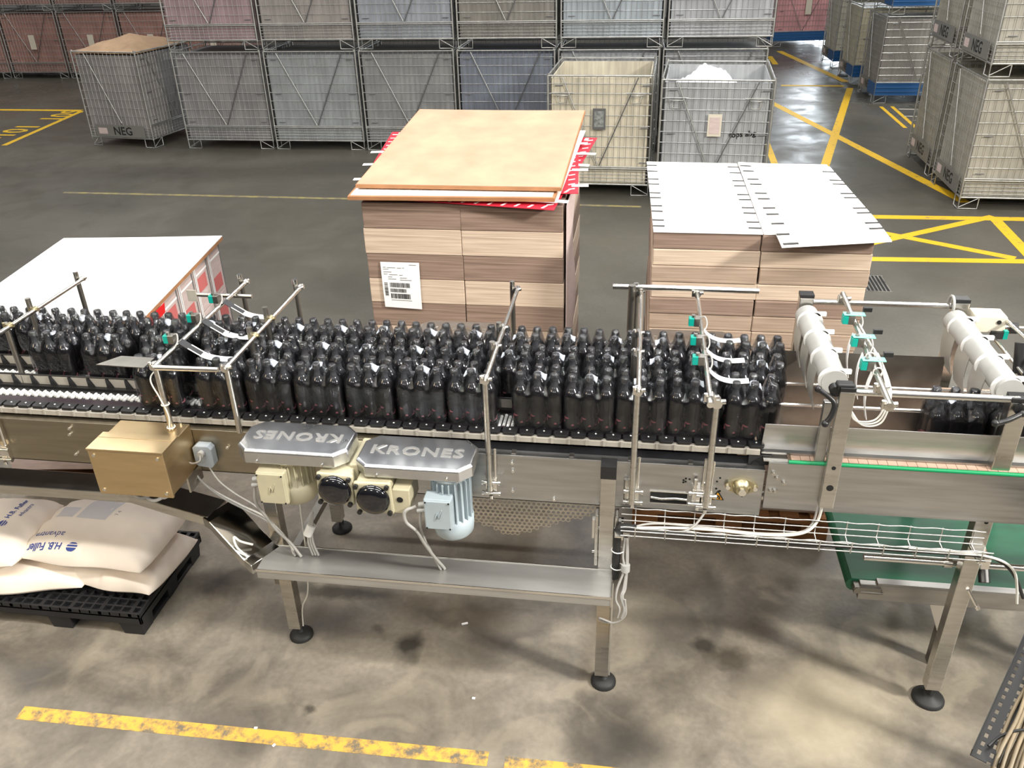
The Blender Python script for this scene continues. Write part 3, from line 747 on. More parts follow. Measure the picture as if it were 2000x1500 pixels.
# ------------------------------------------------------------------ guide stands across the lanes
def clamp(m, p, ax='X', s=1.0):
    p = V(p)
    m.cyl(p-V((0, 0.014*s, 0)), p+V((0, 0.014*s, 0)), 0.0145*s, n=10)
    m.cyl(p-V((0.020*s, 0, 0.004)), p+V((0.024*s, 0, 0.004)), 0.0075*s, n=8)
    m.cyl(p+V((-0.016*s, -0.006, -0.012)), p+V((-0.016*s, -0.006, 0.018)), 0.006*s, n=8)
def panel_bracket(m, x, ztop):
    m.cyl((x-0.012, 2.695, ztop-0.10), (x-0.012, 2.695, ztop+0.02), 0.007, n=8); m.cyl((x+0.014, 2.695, ztop-0.10), (x+0.018, 2.700, ztop+0.11), 0.006, n=8)
    for z in (ztop-0.035, ztop-0.085):
        m.cyl((x-0.032, 2.682, z), (x+0.034, 2.682, z), 0.0065, n=8); m.cyl((x-0.036, 2.682, z), (x-0.028, 2.682, z), 0.010, n=8); m.cyl((x+0.03, 2.682, z), (x+0.038, 2.682, z), 0.010, n=8)
    m.bx(x-0.022, x+0.022, 2.690, 2.7125, ztop-0.10, ztop-0.02)
    m.cyl((x, 2.682, ztop-0.11), (x, 2.682, ztop-0.095), 0.008, n=6)
def guide_stand(x, lab, yf=2.668, yb=3.50, front=True, drops=(), zp=1.02, zbar=1.52, bracket=None, back=True, rb=0.0095):
    t = thing('guide_stand', lab, 'guide stand', (x, 3.0, 1.0), 'guide stands over the bottle lanes')
    m = MB(); m.cyl((x, yf-0.02, zbar), (x, yb+0.03, zbar), rb, n=12); m.build('cross_rod', 'steel_bright', t)
    if front:
        m = MB(); m.cyl((x-0.004, yf+0.012, zp), (x-0.004, yf+0.012, zbar+0.012), 0.0115, n=12); m.build('post', 'steel', t)
        m = MB(); clamp(m, (x, yf+0.004, zbar)); m.build('clamp', 'steel_bright', t)
    if back:
        m = MB(); m.cyl((x-0.022, yb, 1.0), (x-0.022, yb, zbar+0.03), 0.0115, n=12); m.build('post', 'steel_dark', t)
        m = MB(); clamp(m, (x-0.006, yb, zbar)); m.cyl((x-0.022, yb, zbar+0.02), (x-0.022, yb, zbar+0.042), 0.012, n=10); m.build('clamp', 'steel_bright', t)
    for (y, zt, zb) in drops:
        m = MB(); m.cyl((x-0.02, y, zb), (x-0.02, y, zt), 0.0115, n=12); m.build('drop_rod', 'steel_dark', t)
        m = MB(); clamp(m, (x-0.006, y, zbar)); m.build('clamp', 'brass' if x < -1 else 'steel_bright', t)
    if bracket:
        m = MB(); panel_bracket(m, x, bracket); m.build('panel_bracket', 'steel_bright', t)
    return t
gA = guide_stand(-2.61, 'steel guide stand with drop rods at the far left over the lanes', 2.70, 3.47, False, ((2.945, 1.535, 1.25), (3.115, 1.575, 1.25)))
m = MB(); panel_bracket(m, -2.62, 1.10); m.build('panel_bracket', 'steel_bright', gA)
gC = guide_stand(-1.512, 'steel guide stand standing left of the upside-down motor cover', 2.668, 3.46, True, ((2.945, 1.56, 1.27), (3.115, 1.575, 1.28)), 1.225, 1.52)
gD = guide_stand(-0.512, 'steel guide stand standing right of the upright motor cover', 2.668, 3.52, True, ((3.115, 1.545, 1.27), (2.945, 1.54, 1.27)), 1.02, 1.52, 1.09)
gE = guide_stand(0.040, 'steel guide stand with straight cross rod left of the three strips on the right', 2.64, 3.54, True, ((3.115, 1.53, 1.26), (2.945, 1.53, 1.27)), 1.02, 1.52, 1.09)
m = MB(); m.cyl((0.014, 2.70, 1.005), (0.014, 2.70, 1.10), 0.010); m.build('post_foot', 'steel', gE)
m = MB(); m.cyl((-0.085, 3.535, 1.545), (0.545, 3.535, 1.545), 0.0125, n=12); m.build('side_rod', 'steel_bright', gE)
m = MB(); m.cyl((0.0, 3.52, 0.9), (0.0, 3.52, 1.56), 0.016); m.build('rear_post', 'steel_dark', gE)
# sensor stands
def sensor(t, x, y, z, dx=-1):
    m = MB(); m.box((x+dx*0.038, y-0.004, z+0.012), (0.022, 0.030, 0.034)); s = m.build('sensor_head', 'teal', t, 0.002, label='teal sensor head')
    m = MB(); m.box((x+dx*0.016, y-0.004, z+0.012), (0.024, 0.032, 0.036)); m.cyl((x+dx*0.030, y-0.004, z+0.03), (x+dx*0.030, y-0.004, z+0.04), 0.008, n=8); m.build('sensor_body', 'steel_dark', t, 0.002)
    m = MB(); m.tube(spline([(x+dx*0.010, y, z+0.026), (x+0.014, y-0.012, z+0.036), (x+0.022, y-0.035, z+0.012), (x+0.008, y-0.06, z-0.010), (x-0.004, y-0.075, z-0.012)]), 0.0032, 6); m.build('sensor_cable', 'cable_grey', t)
def strip(t, pts, wd, black_to=0.0, lab=None):
    ps = spline(pts, 8); N = len(ps)-1
    def fn(lo, hi):
        def g(u, v):
            q = (lo+(hi-lo)*u)*N; i = min(N-1, int(q)); p = ps[i].lerp(ps[i+1], q-i)
            return V((p.x, p.y+(v-0.5)*wd, p.z))
        return g
    m = MB()
    if black_to > 0:
        m.cur = 0; m.sheet(fn(0, black_to), 10, 2, 0.002)
        for e in (0.08, 0.92):
            m.cur = 1
            g = fn(0.45*black_to, black_to)
            m.sheet(lambda u, v, g=g, e=e: g(u, e-0.06+0.12*v)+V((0, 0, 0.0012)), 10, 1, 0.001)
    m.cur = 1; m.sheet(fn(black_to, 1), 14, 2, 0.002)
    m.build('guide_strip', ['black', 'card_white'], t)
gB = guide_stand(-1.795, 'steel sensor stand with three black and white strips on the left', 2.655, 3.50, True, (), 1.06, 1.52, 1.13)
for y in (3.265, 3.06, 2.858):
    sensor(gB, -1.806, y, 1.528)
    strip(gB, [(-1.785, y-0.01, 1.535), (-1.735, y-0.015, 1.505), (-1.68, y-0.02, 1.478), (-1.62, y-0.02, 1.468), (-1.555, y-0.022, 1.470)], 0.040, 0.42)
m = MB(); m.cyl((-1.80, 2.645, 1.52), (-1.535, 2.652, 1.52), 0.0105, n=12); m.build('side_rod', 'steel_bright', gB)
m = MB(); m.cyl((-2.0, 3.39, 1.50), (-1.72, 3.39, 1.50), 0.010, n=12); m.build('side_rod', 'steel', gB)
m = MB(); m.bx(-2.03, -1.985, 3.378, 3.384, 1.47, 1.525); m.build('reflector_plate', 'carrier', gB)
m = MB(); m.slab((-2.045, 2.662, 1.512), (-1.842, 2.655, 1.512), (-1.842, 2.738, 1.512), (-1.985, 2.742, 1.512), 0.003); m.build('cover_plate', 'steel_dark', gB, label='flat dull grey cover plate')
m = MB(); m.tube(spline([(-1.80, 2.70, 1.50), (-1.83, 2.66, 1.46), (-1.808, 2.655, 1.38), (-1.79, 2.655, 1.30), (-1.802, 2.655, 1.22), (-1.785, 2.655, 1.16)]), 0.0032, 6)
for z in (1.345, 1.24): m.tube([(-1.799+0.015*math.cos(a), 2.667+0.015*math.sin(a), z) for a in [k*PI/6 for k in range(13)]], 0.003, 5)
m.build('sensor_cable', 'cable_white', gB)
gF = guide_stand(0.285, 'steel sensor stand with three white strips on the right', 2.62, 3.52, False, (), 1.02, 1.52, 1.10, False)
m = MB(); panel_bracket(m, 0.315, 1.09); m.build('panel_bracket', 'steel_bright', gF)
m = MB(); m.cyl((0.315, 2.668, 1.02), (0.315, 2.668, 1.475), 0.0115, n=12); m.build('post', 'steel', gF)
for p_, s_ in (((0.288, 2.62, 1.52), 1.15), ((0.315, 2.668, 1.475), 1.3), ((0.283, 3.52, 1.53), 1.1)):
    m = MB(); clamp(m, p_, s=s_); m.build('clamp', 'steel_bright', gF)
m = MB(); m.cyl((0.284, 2.575, 1.515), (0.284, 2.625, 1.52), 0.0125, n=10); m.build('rod_end', 'steel_bright', gF)
for y in (3.21, 3.035, 2.87):
    sensor(gF, 0.282, y, 1.528)
    strip(gF, [(0.290, y-0.015, 1.515), (0.318, y-0.025, 1.490), (0.352, y-0.035, 1.478), (0.395, y-0.04, 1.476), (0.440, y-0.042, 1.482)], 0.036, 0.0)
# ------------------------------------------------------------------ drive units with embossed covers
def cover_poly(x0, x1, y0, y1, c):
    return [(x0+c, y0), (x1-c, y0), (x1, y0+c), (x1, y1-c), (x1-c, y1), (x0+c, y1), (x0, y1-c), (x0, y0+c)]
def drive_cover(t, x0, x1, y0, y1, z0, z1, flip, mat_='alu'):
    c = 0.045; e = 0.008
    m = MB(); a = cover_poly(x0, x1, y0, y1, c); b = cover_poly(x0+e, x1-e, y0+e, y1-e, c-e*0.4)
    vs = [(p[0], p[1], z0) for p in a]+[(p[0], p[1], z1-e) for p in a]+[(p[0], p[1], z1) for p in b]
    n = 8
    m.add(vs, [tuple(range(n))[::-1], tuple(range(16, 24))]+[(i, (i+1) % n, n+(i+1) % n, n+i) for i in range(n)]+[(n+i, n+(i+1) % n, 16+(i+1) % n, 16+i) for i in range(n)])
    cv = m.build('drive_cover', mat_, t, 0.004, seg=3)
    d = -1 if flip else 1
    tm = text_mb('KRONES', 0.085, Matrix.Identity(4), 0.0022, 0.0022, 1.12)
    xs = [v[0] for v in tm.v]; ys = [v[1] for v in tm.v]; sx = (x1-x0)*0.80/(max(xs)-min(xs)); sy = 0.058/(max(ys)-min(ys))
    cx, cy = (max(xs)+min(xs))/2, (max(ys)+min(ys))/2
    tm.v = [((x0+x1)/2+d*(v[0]-cx)*sx, (y0+y1)/2+d*(v[1]-cy)*sy+0.004, z1+v[2]) for v in tm.v]
    tm.build('embossed_lettering', 'steel_satin' if mat_ == 'alu' else 'steel', cv)
    for px in (x0+0.09, x1-0.09):
        m = MB(); m.cyl((px, y0, z0+0.012), (px, y0-0.006, z0+0.012), 0.006, n=8); m.build('screw', 'steel_bright', cv)
    return cv
def motor(t, x, y, r, z0, z1, matn, bxc):
    m = MB()
    m.lathe([(r*0.55, z1), (r*0.92, z1), (r*0.92, z1-0.012), (r*0.80, z1-0.016), (r*0.80, z0+0.085), (r, z0+0.080), (r, z0+0.035), (r*0.97, z0+0.012), (r*0.86, z0), (r*0.3, z0)], (x, y, 0), 28)
    for k in range(20):
        a = 2*PI*k/20+0.1; q = Matrix.Rotation(a, 3, 'Z')
        m.box((x+math.cos(a)*r*0.86, y+math.sin(a)*r*0.86, (z0+0.07+z1-0.016)/2), (r*0.22, 0.004, z1-z0-0.09), rot=q)
    mo = m.build('motor', matn, t)
    m = MB(); m.bx(*bxc); tb = m.build('terminal_box', matn, t, 0.005)
    x0, x1, y0, y1, z0b, z1b = bxc
    m = MB(); m.bx(x0+0.004, x1-0.004, y0-0.006, y0+0.002, z0b+0.004, z1b-0.004); lid = m.build('lid', matn, tb, 0.003)
    m = MB(); xc, zc = (x0+x1)/2, (z0b+z1b)/2; m.tube([(xc-0.012, y0-0.006, zc-0.025), (xc-0.002, y0-0.0075, zc+0.01), (xc+0.004, y0-0.0075, zc-0.012), (xc+0.016, y0-0.006, zc+0.026)], 0.0022, 5); m.build('cast_mark', matn, tb)
    for sx in (x0+0.009, x1-0.009):
        for sz in (z0b+0.009, z1b-0.009):
            m = MB(); m.cyl((sx, y0-0.005, sz), (sx, y0-0.009, sz), 0.0035, n=8); m.build('screw', 'black', tb)
    m = MB(); m.cyl((x0+0.004, y0+0.02, z0b+0.10), (x0-0.022, y0+0.02, z0b+0.094), 0.010, n=10); m.cyl((x0+0.004, y0+0.02, z0b+0.075), (x0-0.03, y0+0.018, z0b+0.066), 0.009, n=10); m.build('cable_gland', 'grey_plastic', tb)
    return mo
def gearbox(t, x, y0, y1, z, hw, tilt):
    m = MB(); m.bx(x-hw*0.95, x+hw*0.95, y0+0.012, y1, z-hw*0.95, z+hw*0.95)
    q = Matrix.Rotation(tilt, 3, 'Y')
    m.box((x, y0+0.016, z), (hw*2.06, 0.022, hw*2.0), rot=q)
    g = m.build('gearbox', 'cream', t, 0.008)
    m = MB(); m.lathe([(0.064, 0.008), (0.0635, -0.006), (0.054, -0.017), (0.030, -0.022), (0.004, -0.0225)][::-1], (x, y0, z), 28, 'Y')
    m.v = [(a, 2*y0-b, c) for a, b, c in m.v]
    m.build('end_cap', 'gloss_black', g)
    for sx in (-1, 1):
        for sz in (-1, 1):
            p = V((x, y0, z))+q @ V((sx*hw*0.84, 0, sz*hw*0.82))
            m = MB(); m.cyl(p+V((0, 0.004, 0)), p-V((0, 0.008, 0)), 0.0095, n=8); m.build('bolt', 'black', g)
    return g
d1 = thing('drive_unit', 'motor drive with upside-down lettered cover and cream motor, left of two in front', 'motor drive', (-1.24, 2.6, 1.02), 'drive units in front of the conveyor')
drive_cover(d1, -1.455, -1.02, 2.488, 2.702, 1.215, 1.274, True)
motor(d1, -1.262, 2.575, 0.080, 1.018, 1.213, 'cream', (-1.372, -1.258, 2.468, 2.53, 1.048, 1.190))
gearbox(d1, -1.062, 2.455, 2.71, 1.138, 0.068, 0.05)
m = MB(); m.bx(-1.018, -0.985, 2.52, 2.71, 1.08, 1.215); m.build('mounting_flange', 'cream', d1, 0.006)
d2 = thing('drive_unit', 'motor drive with upright lettered cover and pale blue motor, right of two in front', 'motor drive', (-0.77, 2.6, 0.92), 'drive units in front of the conveyor')
drive_cover(d2, -0.992, -0.548, 2.485, 2.700, 1.188, 1.240, False)
motor(d2, -0.642, 2.562, 0.080, 0.908, 1.186, 'blue_enamel', (-0.726, -0.620, 2.455, 2.52, 0.99, 1.125))
gearbox(d2, -0.916, 2.452, 2.71, 1.110, 0.070, -0.03)
m = MB(); m.prism([(-0.846, 1.04), (-0.80, 1.04), (-0.780, 1.065), (-0.780, 1.15), (-0.846, 1.15)], 2.47, 2.60, 'XZ'); ct = m.build('casting_lug', 'cream', d2, 0.004)
m = MB(); m.cyl((-0.818, 2.4695, 1.105), (-0.818, 2.4675, 1.105), 0.012, n=14); m.build('lug_hole', 'hole', ct)
d3 = thing('drive_unit', 'dark lettered motor cover behind the lanes in front of the board-topped stack', 'motor drive', (-0.82, 3.67, 1.1), 'drive units behind the conveyor')
drive_cover(d3, -1.03, -0.60, 3.56, 3.78, 1.175, 1.235, False, 'steel_sheet')
m = MB(); m.bx(-0.95, -0.75, 3.36, 3.74, 1.06, 1.174); m.build('gearbox', 'cream', d3, 0.006)
d4 = thing('drive_unit', 'dark lettered motor cover behind the lanes in front of the right white-topped stack', 'motor drive', (0.27, 3.67, 1.1), 'drive units behind the conveyor')
drive_cover(d4, 0.055, 0.485, 3.56, 3.78, 1.175, 1.235, True, 'steel_sheet')
m = MB(); m.bx(0.15, 0.35, 3.36, 3.74, 1.06, 1.174); m.build('gearbox', 'cream', d4, 0.006)

# ------------------------------------------------------------------ electrical boxes
t = thing('control_box', 'golden-lit stainless control box with four corner screws on the left panel', 'electrical box', (-1.89, 2.59, 0.97))
m = MB(); m.bx(-2.045, -1.742, 2.492, 2.71, 1.035, 1.232); cb = m.build('housing', 'steel_gold_reflection', t, 0.004)
m = MB(); m.bx(-2.049, -1.738, 2.478, 2.492, 1.03, 1.236); lid = m.build('lid', 'steel_gold_reflection', t, 0.004)
m = MB(); m.bx(-2.052, -1.735, 2.476, 2.60, 1.236, 1.244); m.bx(-2.052, -1.735, 2.56, 2.565, 1.243, 1.2455); m.build('rain_hood', 'steel_gold_reflection', t, 0.002)
for b_ in ((-2.048, -2.040, 0.94), (-1.746, -1.738, 0.97)):
    m = MB(); m.bx(b_[0], b_[1], 2.60, 2.71, b_[2], 1.04); m.build('mounting_bracket', 'steel', t)
for sx in (-2.025, -1.762):
    for sz in (1.052, 1.214):
        m = MB(); m.cyl((sx, 2.480, sz), (sx, 2.474, sz), 0.007, n=10); m.build('screw', 'steel_bright', lid)
for k, gx in enumerate((-1.985, -1.935, -1.890, -1.845)):
    m = MB(); m.cyl((gx, 2.60+0.01*(k % 2), 1.036), (gx, 2.60+0.01*(k % 2), 1.0), 0.014, n=10); m.cyl((gx, 2.60+0.01*(k % 2), 1.002), (gx, 2.60, 0.985), 0.017, n=8); m.build('cable_gland', 'grey_plastic', t)
m = MB()
m.tube(spline([(-1.985, 2.60, 0.99), (-1.98, 2.58, 0.955), (-1.945, 2.575, 0.945), (-1.90, 2.59, 0.965), (-1.86, 2.62, 1.0)]), 0.0075, 7)
m.tube(spline([(-1.935, 2.61, 0.99), (-1.93, 2.58, 0.95), (-1.89, 2.57, 0.94), (-1.84, 2.59, 0.965), (-1.79, 2.65, 1.02)]), 0.0075, 7)
m.tube(spline([(-1.89, 2.60, 0.99), (-1.87, 2.58, 0.955), (-1.83, 2.585, 0.965), (-1.78, 2.65, 1.05)]), 0.0075, 7)
m.build('looped_cables', 'cable_grey', t)
t = thing('junction_box', 'small grey plastic junction box on the panel beside the golden control box', 'electrical box', (-1.695, 2.69, 1.04))
m = MB(); m.prism([(-1.735, 1.062), (-1.725, 1.052), (-1.668, 1.045), (-1.655, 1.06), (-1.655, 1.135), (-1.668, 1.15), (-1.72, 1.15), (-1.735, 1.14)], 2.672, 2.711, 'XZ'); m.build('housing', 'jbox', t, 0.003)

m = MB(); m.cyl((-1.695, 2.672, 1.12), (-1.695, 2.652, 1.12), 0.014, n=10); m.tube(spline([(-1.695, 2.655, 1.12), (-1.695, 2.64, 1.10), (-1.74, 2.645, 1.085), (-1.79, 2.66, 1.12)]), 0.0035, 6); m.build('cable_gland', 'cable_grey', t)

# ------------------------------------------------------------------ stainless cable trunking
def trunk(pts, wd, ht):
    # rectangular section swept along pts (centre of the lid)
    m = MB(); pts = [V(p) for p in pts]; vs = []
    for i, p in enumerate(pts):
        d = pts[min(i+1, len(pts)-1)]-pts[max(i-1, 0)]; d.z = 0; d.normalize(); s = V((-d.y, d.x, 0))*wd/2
        vs += [p-s, p+s, p+s-V((0, 0, ht)), p-s-V((0, 0, ht))]
    fs = [(0, 1, 2, 3)]
    for i in range(len(pts)-1):
        a = 4*i
        for k in range(4): fs.append((a+k, a+(k+1) % 4, a+4+(k+1) % 4, a+4+k))
    n = 4*(len(pts)-1); fs.append((n+3, n+2, n+1, n)); m.add(vs, fs); return m
t = thing('cable_trunking', 'long stainless cable trunking running low in front of the conveyor legs', 'cable trunking', (-0.75, 2.58, 0.63))
m = trunk([(-1.47, 2.575, 0.68), (-0.025, 2.575, 0.68)], 0.158, 0.046); tr = m.build('trunking_body', 'steel_satin', t, 0.003)
m = MB(); m.bx(-1.47, -0.022, 2.4935, 2.4965, 0.672, 0.684); m.bx(-1.47, -0.022, 2.6535, 2.6565, 0.672, 0.684); m.bx(-0.026, -0.022, 2.494, 2.656, 0.632, 0.684); m.build('lid_lip', 'steel_bright', tr)
m = trunk([(-3.3, 2.80, 0.835), (-2.13, 2.80, 0.835), (-1.92, 2.76, 0.815), (-1.72, 2.72, 0.80)], 0.13, 0.05); m.build('trunking_body', 'steel', t, 0.003)
m = trunk([(-1.72, 2.72, 0.80), (-1.68, 2.70, 0.795), (-1.50, 2.60, 0.69), (-1.462, 2.58, 0.68)], 0.15, 0.046); m.build('trunking_bend', 'steel_mirror', t, 0.003)
for x, y in ((-1.50, 2.72), (-0.055, 2.66)):
    m = MB(); m.bx(x-0.02, x+0.02, 2.60, y+0.06, 0.615, 0.634); m.build('support_bracket', 'steel', t)


# ------------------------------------------------------------------ slat conveyor on the right
SV = thing('slat_conveyor', 'stainless slat conveyor with beige slats and green strip on the right', 'conveyor', (1.3, 3.03, 0.9))
m = MB(); m.bx(0.53, 2.3, 2.706, 2.716, 1.00, 1.208); m.bx(0.53, 2.3, 2.706, 2.74, 1.00, 1.008); m.build('side_panel', 'steel_sheet', SV, 0.0015)
m = MB(); m.bx(0.53, 2.3, 3.335, 3.345, 1.0, 1.21); m.build('side_panel', 'steel_dark', SV)
m = MB(); m.cyl((0.60, 2.709, 1.2135), (2.3, 2.709, 1.2135), 0.0075, n=10); m.build('green_strip', 'green_strip', SV)
m = MB()
for k in range(50): m.prism([(0.61+k*0.034, 2.717), (0.61+k*0.034+0.0325, 2.717), (0.61+k*0.034+0.0325+0.012, 3.33), (0.61+k*0.034+0.012, 3.33)], 1.206, 1.2205)
m.build('slat_chain', 'slat', SV)
m = MB(); m.slab((0.512, 2.716, 1.210), (0.60, 2.716, 1.210), (0.60, 2.775, 1.214), (0.512, 2.775, 1.214), 0.004); m.build('end_plate', 'steel_bright', SV)
m = MB(); m.slab((0.505, 2.766, 1.226), (2.3, 2.766, 1.226), (2.3, 2.740, 1.352), (0.505, 2.740, 1.352), 0.0025); m.bx(0.505, 2.3, 2.744, 2.768, 1.222, 1.230); m.build('front_guard', 'steel_sheet', SV)
m = MB(); m.slab((0.52, 3.285, 1.222), (1.28, 3.285, 1.222), (1.28, 3.305, 1.375), (0.52, 3.305, 1.375), 0.0025); m.build('rear_guard', 'steel_dark', SV)
for y in (2.945, 3.115):
    m = MB(); m.bx(0.56, 2.3, y-0.002, y+0.002, 1.222, 1.315); m.build('lane_divider', 'steel_dark', SV)
    m = MB(); m.cyl((0.555, y, 1.322), (2.3, y, 1.322), 0.0045, n=8); m.cyl((0.56, y+0.014, 1.318), (2.3, y+0.014, 1.318), 0.0035, n=8); m.build('guide_rod', 'steel_bright', SV)
m = MB(); m.bx(0.80, 2.3, 2.875, 2.905, 0.925, 0.955); m.cyl((0.55, 2.89, 0.93), (0.80, 2.89, 0.93), 0.022, n=12); m.build('bottom_rail', 'steel', SV)
for x in (0.80, 1.6):
    m = MB(); m.bx(x-0.03, x+0.03, 2.86, 2.92, 0.93, 1.2); m.build('hanger', 'steel_dark', SV)
for x, z in ((0.552, 1.165), (0.566, 1.145), (0.594, 1.125), (0.550, 1.085), (0.566, 1.085)):
    m = MB(); bolt(m, x, z, 2.706, 0.010); m.build('bolt', 'steel', SV)
for y in (2.735, 3.32):
    m = MB(); m.bx(2.18, 2.24, y-0.025, y+0.025, 0.06, 1.0); lg = m.build('leg', 'steel', SV, 0.003)
    m = MB(); foot(m, 2.21, y); m.build('levelling_foot', 'rubber', lg)
# ------------------------------------------------------------------ gantry with curtain tubes
GT = thing('gantry_frame', 'steel gantry with grey curtain tubes and four black-capped posts on the right', 'gantry', (1.04, 3.08, 0.0))
def holes(m, x, y, zs, r):
    for z in zs: m.lathe([(r, 0), (r, 0.0015)], (x, y, z), 14, 'Y')
def post(x, y, z0, z1, wx, wy2, mat_='steel', hole=(), cap=True, cx=0.0):
    m = MB(); m.bx(x-wx/2, x+wx/2, y-wy2/2, y+wy2/2, z0, z1); p = m.build('post', mat_, GT, 0.003)
    if cap:
        m = MB(); m.bx(x-wx/2-0.001, x+wx/2+0.001, y-wy2/2-0.001, y+wy2/2+0.001, z1, z1+0.016); m.build('end_cap', 'black', p, 0.002)
    for z, r in hole:
        m = MB(); m.lathe([(r, 0), (r, 0.0015)], (x+cx, y-wy2/2+0.0005, z), 14, 'Y'); m.build('bolt_hole', 'hole', p)
    return p
pL1 = post(0.752, 2.690, 1.04, 1.535, 0.052, 0.030, 'steel', ((1.22, 0.008), (1.132, 0.013)), True)
m = MB(); m.bx(0.690, 0.726, 2.712, 2.740, 1.05, 1.47); m.build('post_plate', 'steel_sheet', GT, 0.003)
pL2 = post(1.332, 2.745, 0.10, 1.50, 0.062, 0.050, 'steel', ((1.19, 0.008), (1.095, 0.014), (1.035, 0.014), (0.99, 0.008)), True, 0.006)
m = MB(); m.bx(1.30, 1.345, 2.772, 2.79, 1.0, 1.42); m.build('post_plate', 'steel_sheet', GT, 0.003)
m = MB(); m.cyl((1.335, 2.752, 0.05), (1.333, 2.749, 0.11), 0.012, n=10); m.lathe([(0.066, 0), (0.066, 0.012), (0.056, 0.022), (0.022, 0.030), (0.02, 0.052)], (1.342, 2.765, 0), 24); m.build('levelling_foot', 'rubber', pL2)
pB1 = post(0.722, 3.42, 0.95, 1.575, 0.056, 0.045)
pB2 = post(1.332, 3.42, 0.95, 1.575, 0.056, 0.045)
for x in (0.722, 1.332):
    m = MB(); m.bx(x-0.025, x+0.025, 3.346, 3.40, 1.02, 1.10); m.build('post_bracket', 'steel_dark', GT)
m = MB(); m.cyl((0.775, 2.735, 1.505), (1.33, 2.735, 1.505), 0.0125, n=14); m.build('cross_rod', 'steel_bright', GT)
m = MB(); m.cyl((0.75, 3.42, 1.552), (1.305, 3.42, 1.552), 0.0115, n=14); m.build('cross_rod', 'steel_bright', GT)
m = MB(); m.tube([(1.296+0.0*k, 3.42+0.035*math.cos(a), 1.555+0.04*math.sin(a)) for k, a in enumerate([q*PI/8 for q in range(13)])], 0.006, 6); m.build('hose_loop', 'grey_plastic', GT)
for xx, y0, y1 in ((0.727, 3.385, 2.80), (1.312, 3.385, 2.79)):
    m = MB(); m.cyl((xx, y0, 1.505), (xx+0.008, y1, 1.505), 0.046, n=24); tube = m.build('curtain_tube', 'grey_plastic', GT, 0.006)
    for q, yy in enumerate((3.315, 3.145, 2.985, 2.815)):
        m = MB(); m.cyl((xx+0.003, yy+0.007, 1.505), (xx+0.003, yy-0.007, 1.505), 0.051, n=24); m.bx(xx+0.003, xx+0.062, yy-0.007, yy+0.007, 1.535, 1.552); m.build('clip_ring', 'white_plastic', tube, 0.002)
    for q, yy in enumerate((3.275, 3.105, 2.935)):
        m = MB()
        m.sheet(lambda u, v, yy=yy, xx=xx: (xx-0.040-0.010*math.sin(v*PI)+0.012*v, yy+(u-0.5)*0.125+0.02, 1.50-0.165*v), 6, 6, 0.003); m.build('curtain_strip', 'curtain', GT)
def lever(name, p, pts):
    m = MB(); m.cyl(V(p)-V((0, 0.012, 0)), V(p)+V((0, 0.02, 0)), 0.020, n=12); l = m.build(name, 'black', GT, 0.003)
    m = MB(); m.tube(spline(pts), 0.0095, 8); m.lathe([(0.003, -0.013), (0.011, -0.008), (0.0135, 0), (0.011, 0.008), (0.003, 0.013)], pts[-1], 10); m.lathe([(0.003, -0.013), (0.010, -0.008), (0.0125, 0), (0.010, 0.008), (0.003, 0.013)], pts[0], 10); m.build('lever_arm', 'black', l)
lever('clamp_lever', (0.715, 2.70, 1.528), [(0.655, 2.69, 1.535), (0.69, 2.675, 1.515), (0.712, 2.665, 1.49), (0.705, 2.655, 1.45), (0.688, 2.65, 1.42)])
lever('clamp_lever', (1.33, 2.72, 1.48), [(1.335, 2.70, 1.47), (1.29, 2.68, 1.455), (1.262, 2.672, 1.448), (1.245, 2.668, 1.446)])
m = MB(); m.bx(0.715, 0.775, 2.68, 2.72, 1.535, 1.560); m.build('clamp_head', 'black', GT, 0.006)
# sensor bar across the gantry
SB = thing('sensor_bar', 'rod with three teal sensors and hanging white tabs across the gantry', 'sensor bar', (0.87, 2.95, 1.3))
m = MB(); m.cyl((0.872, 3.45, 1.580), (0.873, 2.60, 1.532), 0.0105, n=12); m.build('rod', 'steel', SB)
for p in ((0.872, 3.42, 1.568), (0.873, 2.735, 1.528), (0.873, 2.62, 1.525)):
    m = MB(); clamp(m, p, s=1.2); m.build('clamp', 'steel_bright', SB)
for y in (3.20, 3.02, 2.85):
    z = 1.532+(y-2.60)*0.0565
    sensor(SB, 0.872, y, z)
    m = MB(); m.slab((0.825, y-0.02, z+0.036), (0.905, y-0.02, z+0.036), (0.905, y+0.012, z+0.036), (0.825, y+0.012, z+0.036), 0.003); m.build('sensor_lid', 'teal_pale', SB)
    m = MB(); m.box((0.918, y+0.02, z+0.045), (0.034, 0.014, 0.018)); m.build('reflector', 'black', SB, 0.002)
for y in (3.14, 2.97, 2.82):
    strip(SB, [(0.862, y, 1.54), (0.850, y-0.01, 1.49), (0.850, y-0.02, 1.43), (0.862, y-0.03, 1.37)], 0.028, 0.0)
m = MB()
for k in range(3):
    m.tube(spline([(0.886, 3.18-k*0.15, 1.565), (0.900+0.004*k, 2.95, 1.55), (0.898+0.006*k, 2.78, 1.53), (0.89+0.006*k, 2.70, 1.50), (0.865+0.01*k, 2.69, 1.425-0.006*k), (0.80+0.012*k, 2.69, 1.415-0.008*k), (0.772, 2.69, 1.46)]), 0.0036, 6)
for y in (3.08, 2.92, 2.80):
    m.tube([(0.873+0.016*math.cos(a), y, 1.555+0.016*math.sin(a)) for a in [k*PI/6 for k in range(13)]], 0.0028, 5)
m.build('cable_bundle', 'cable_white', SB)
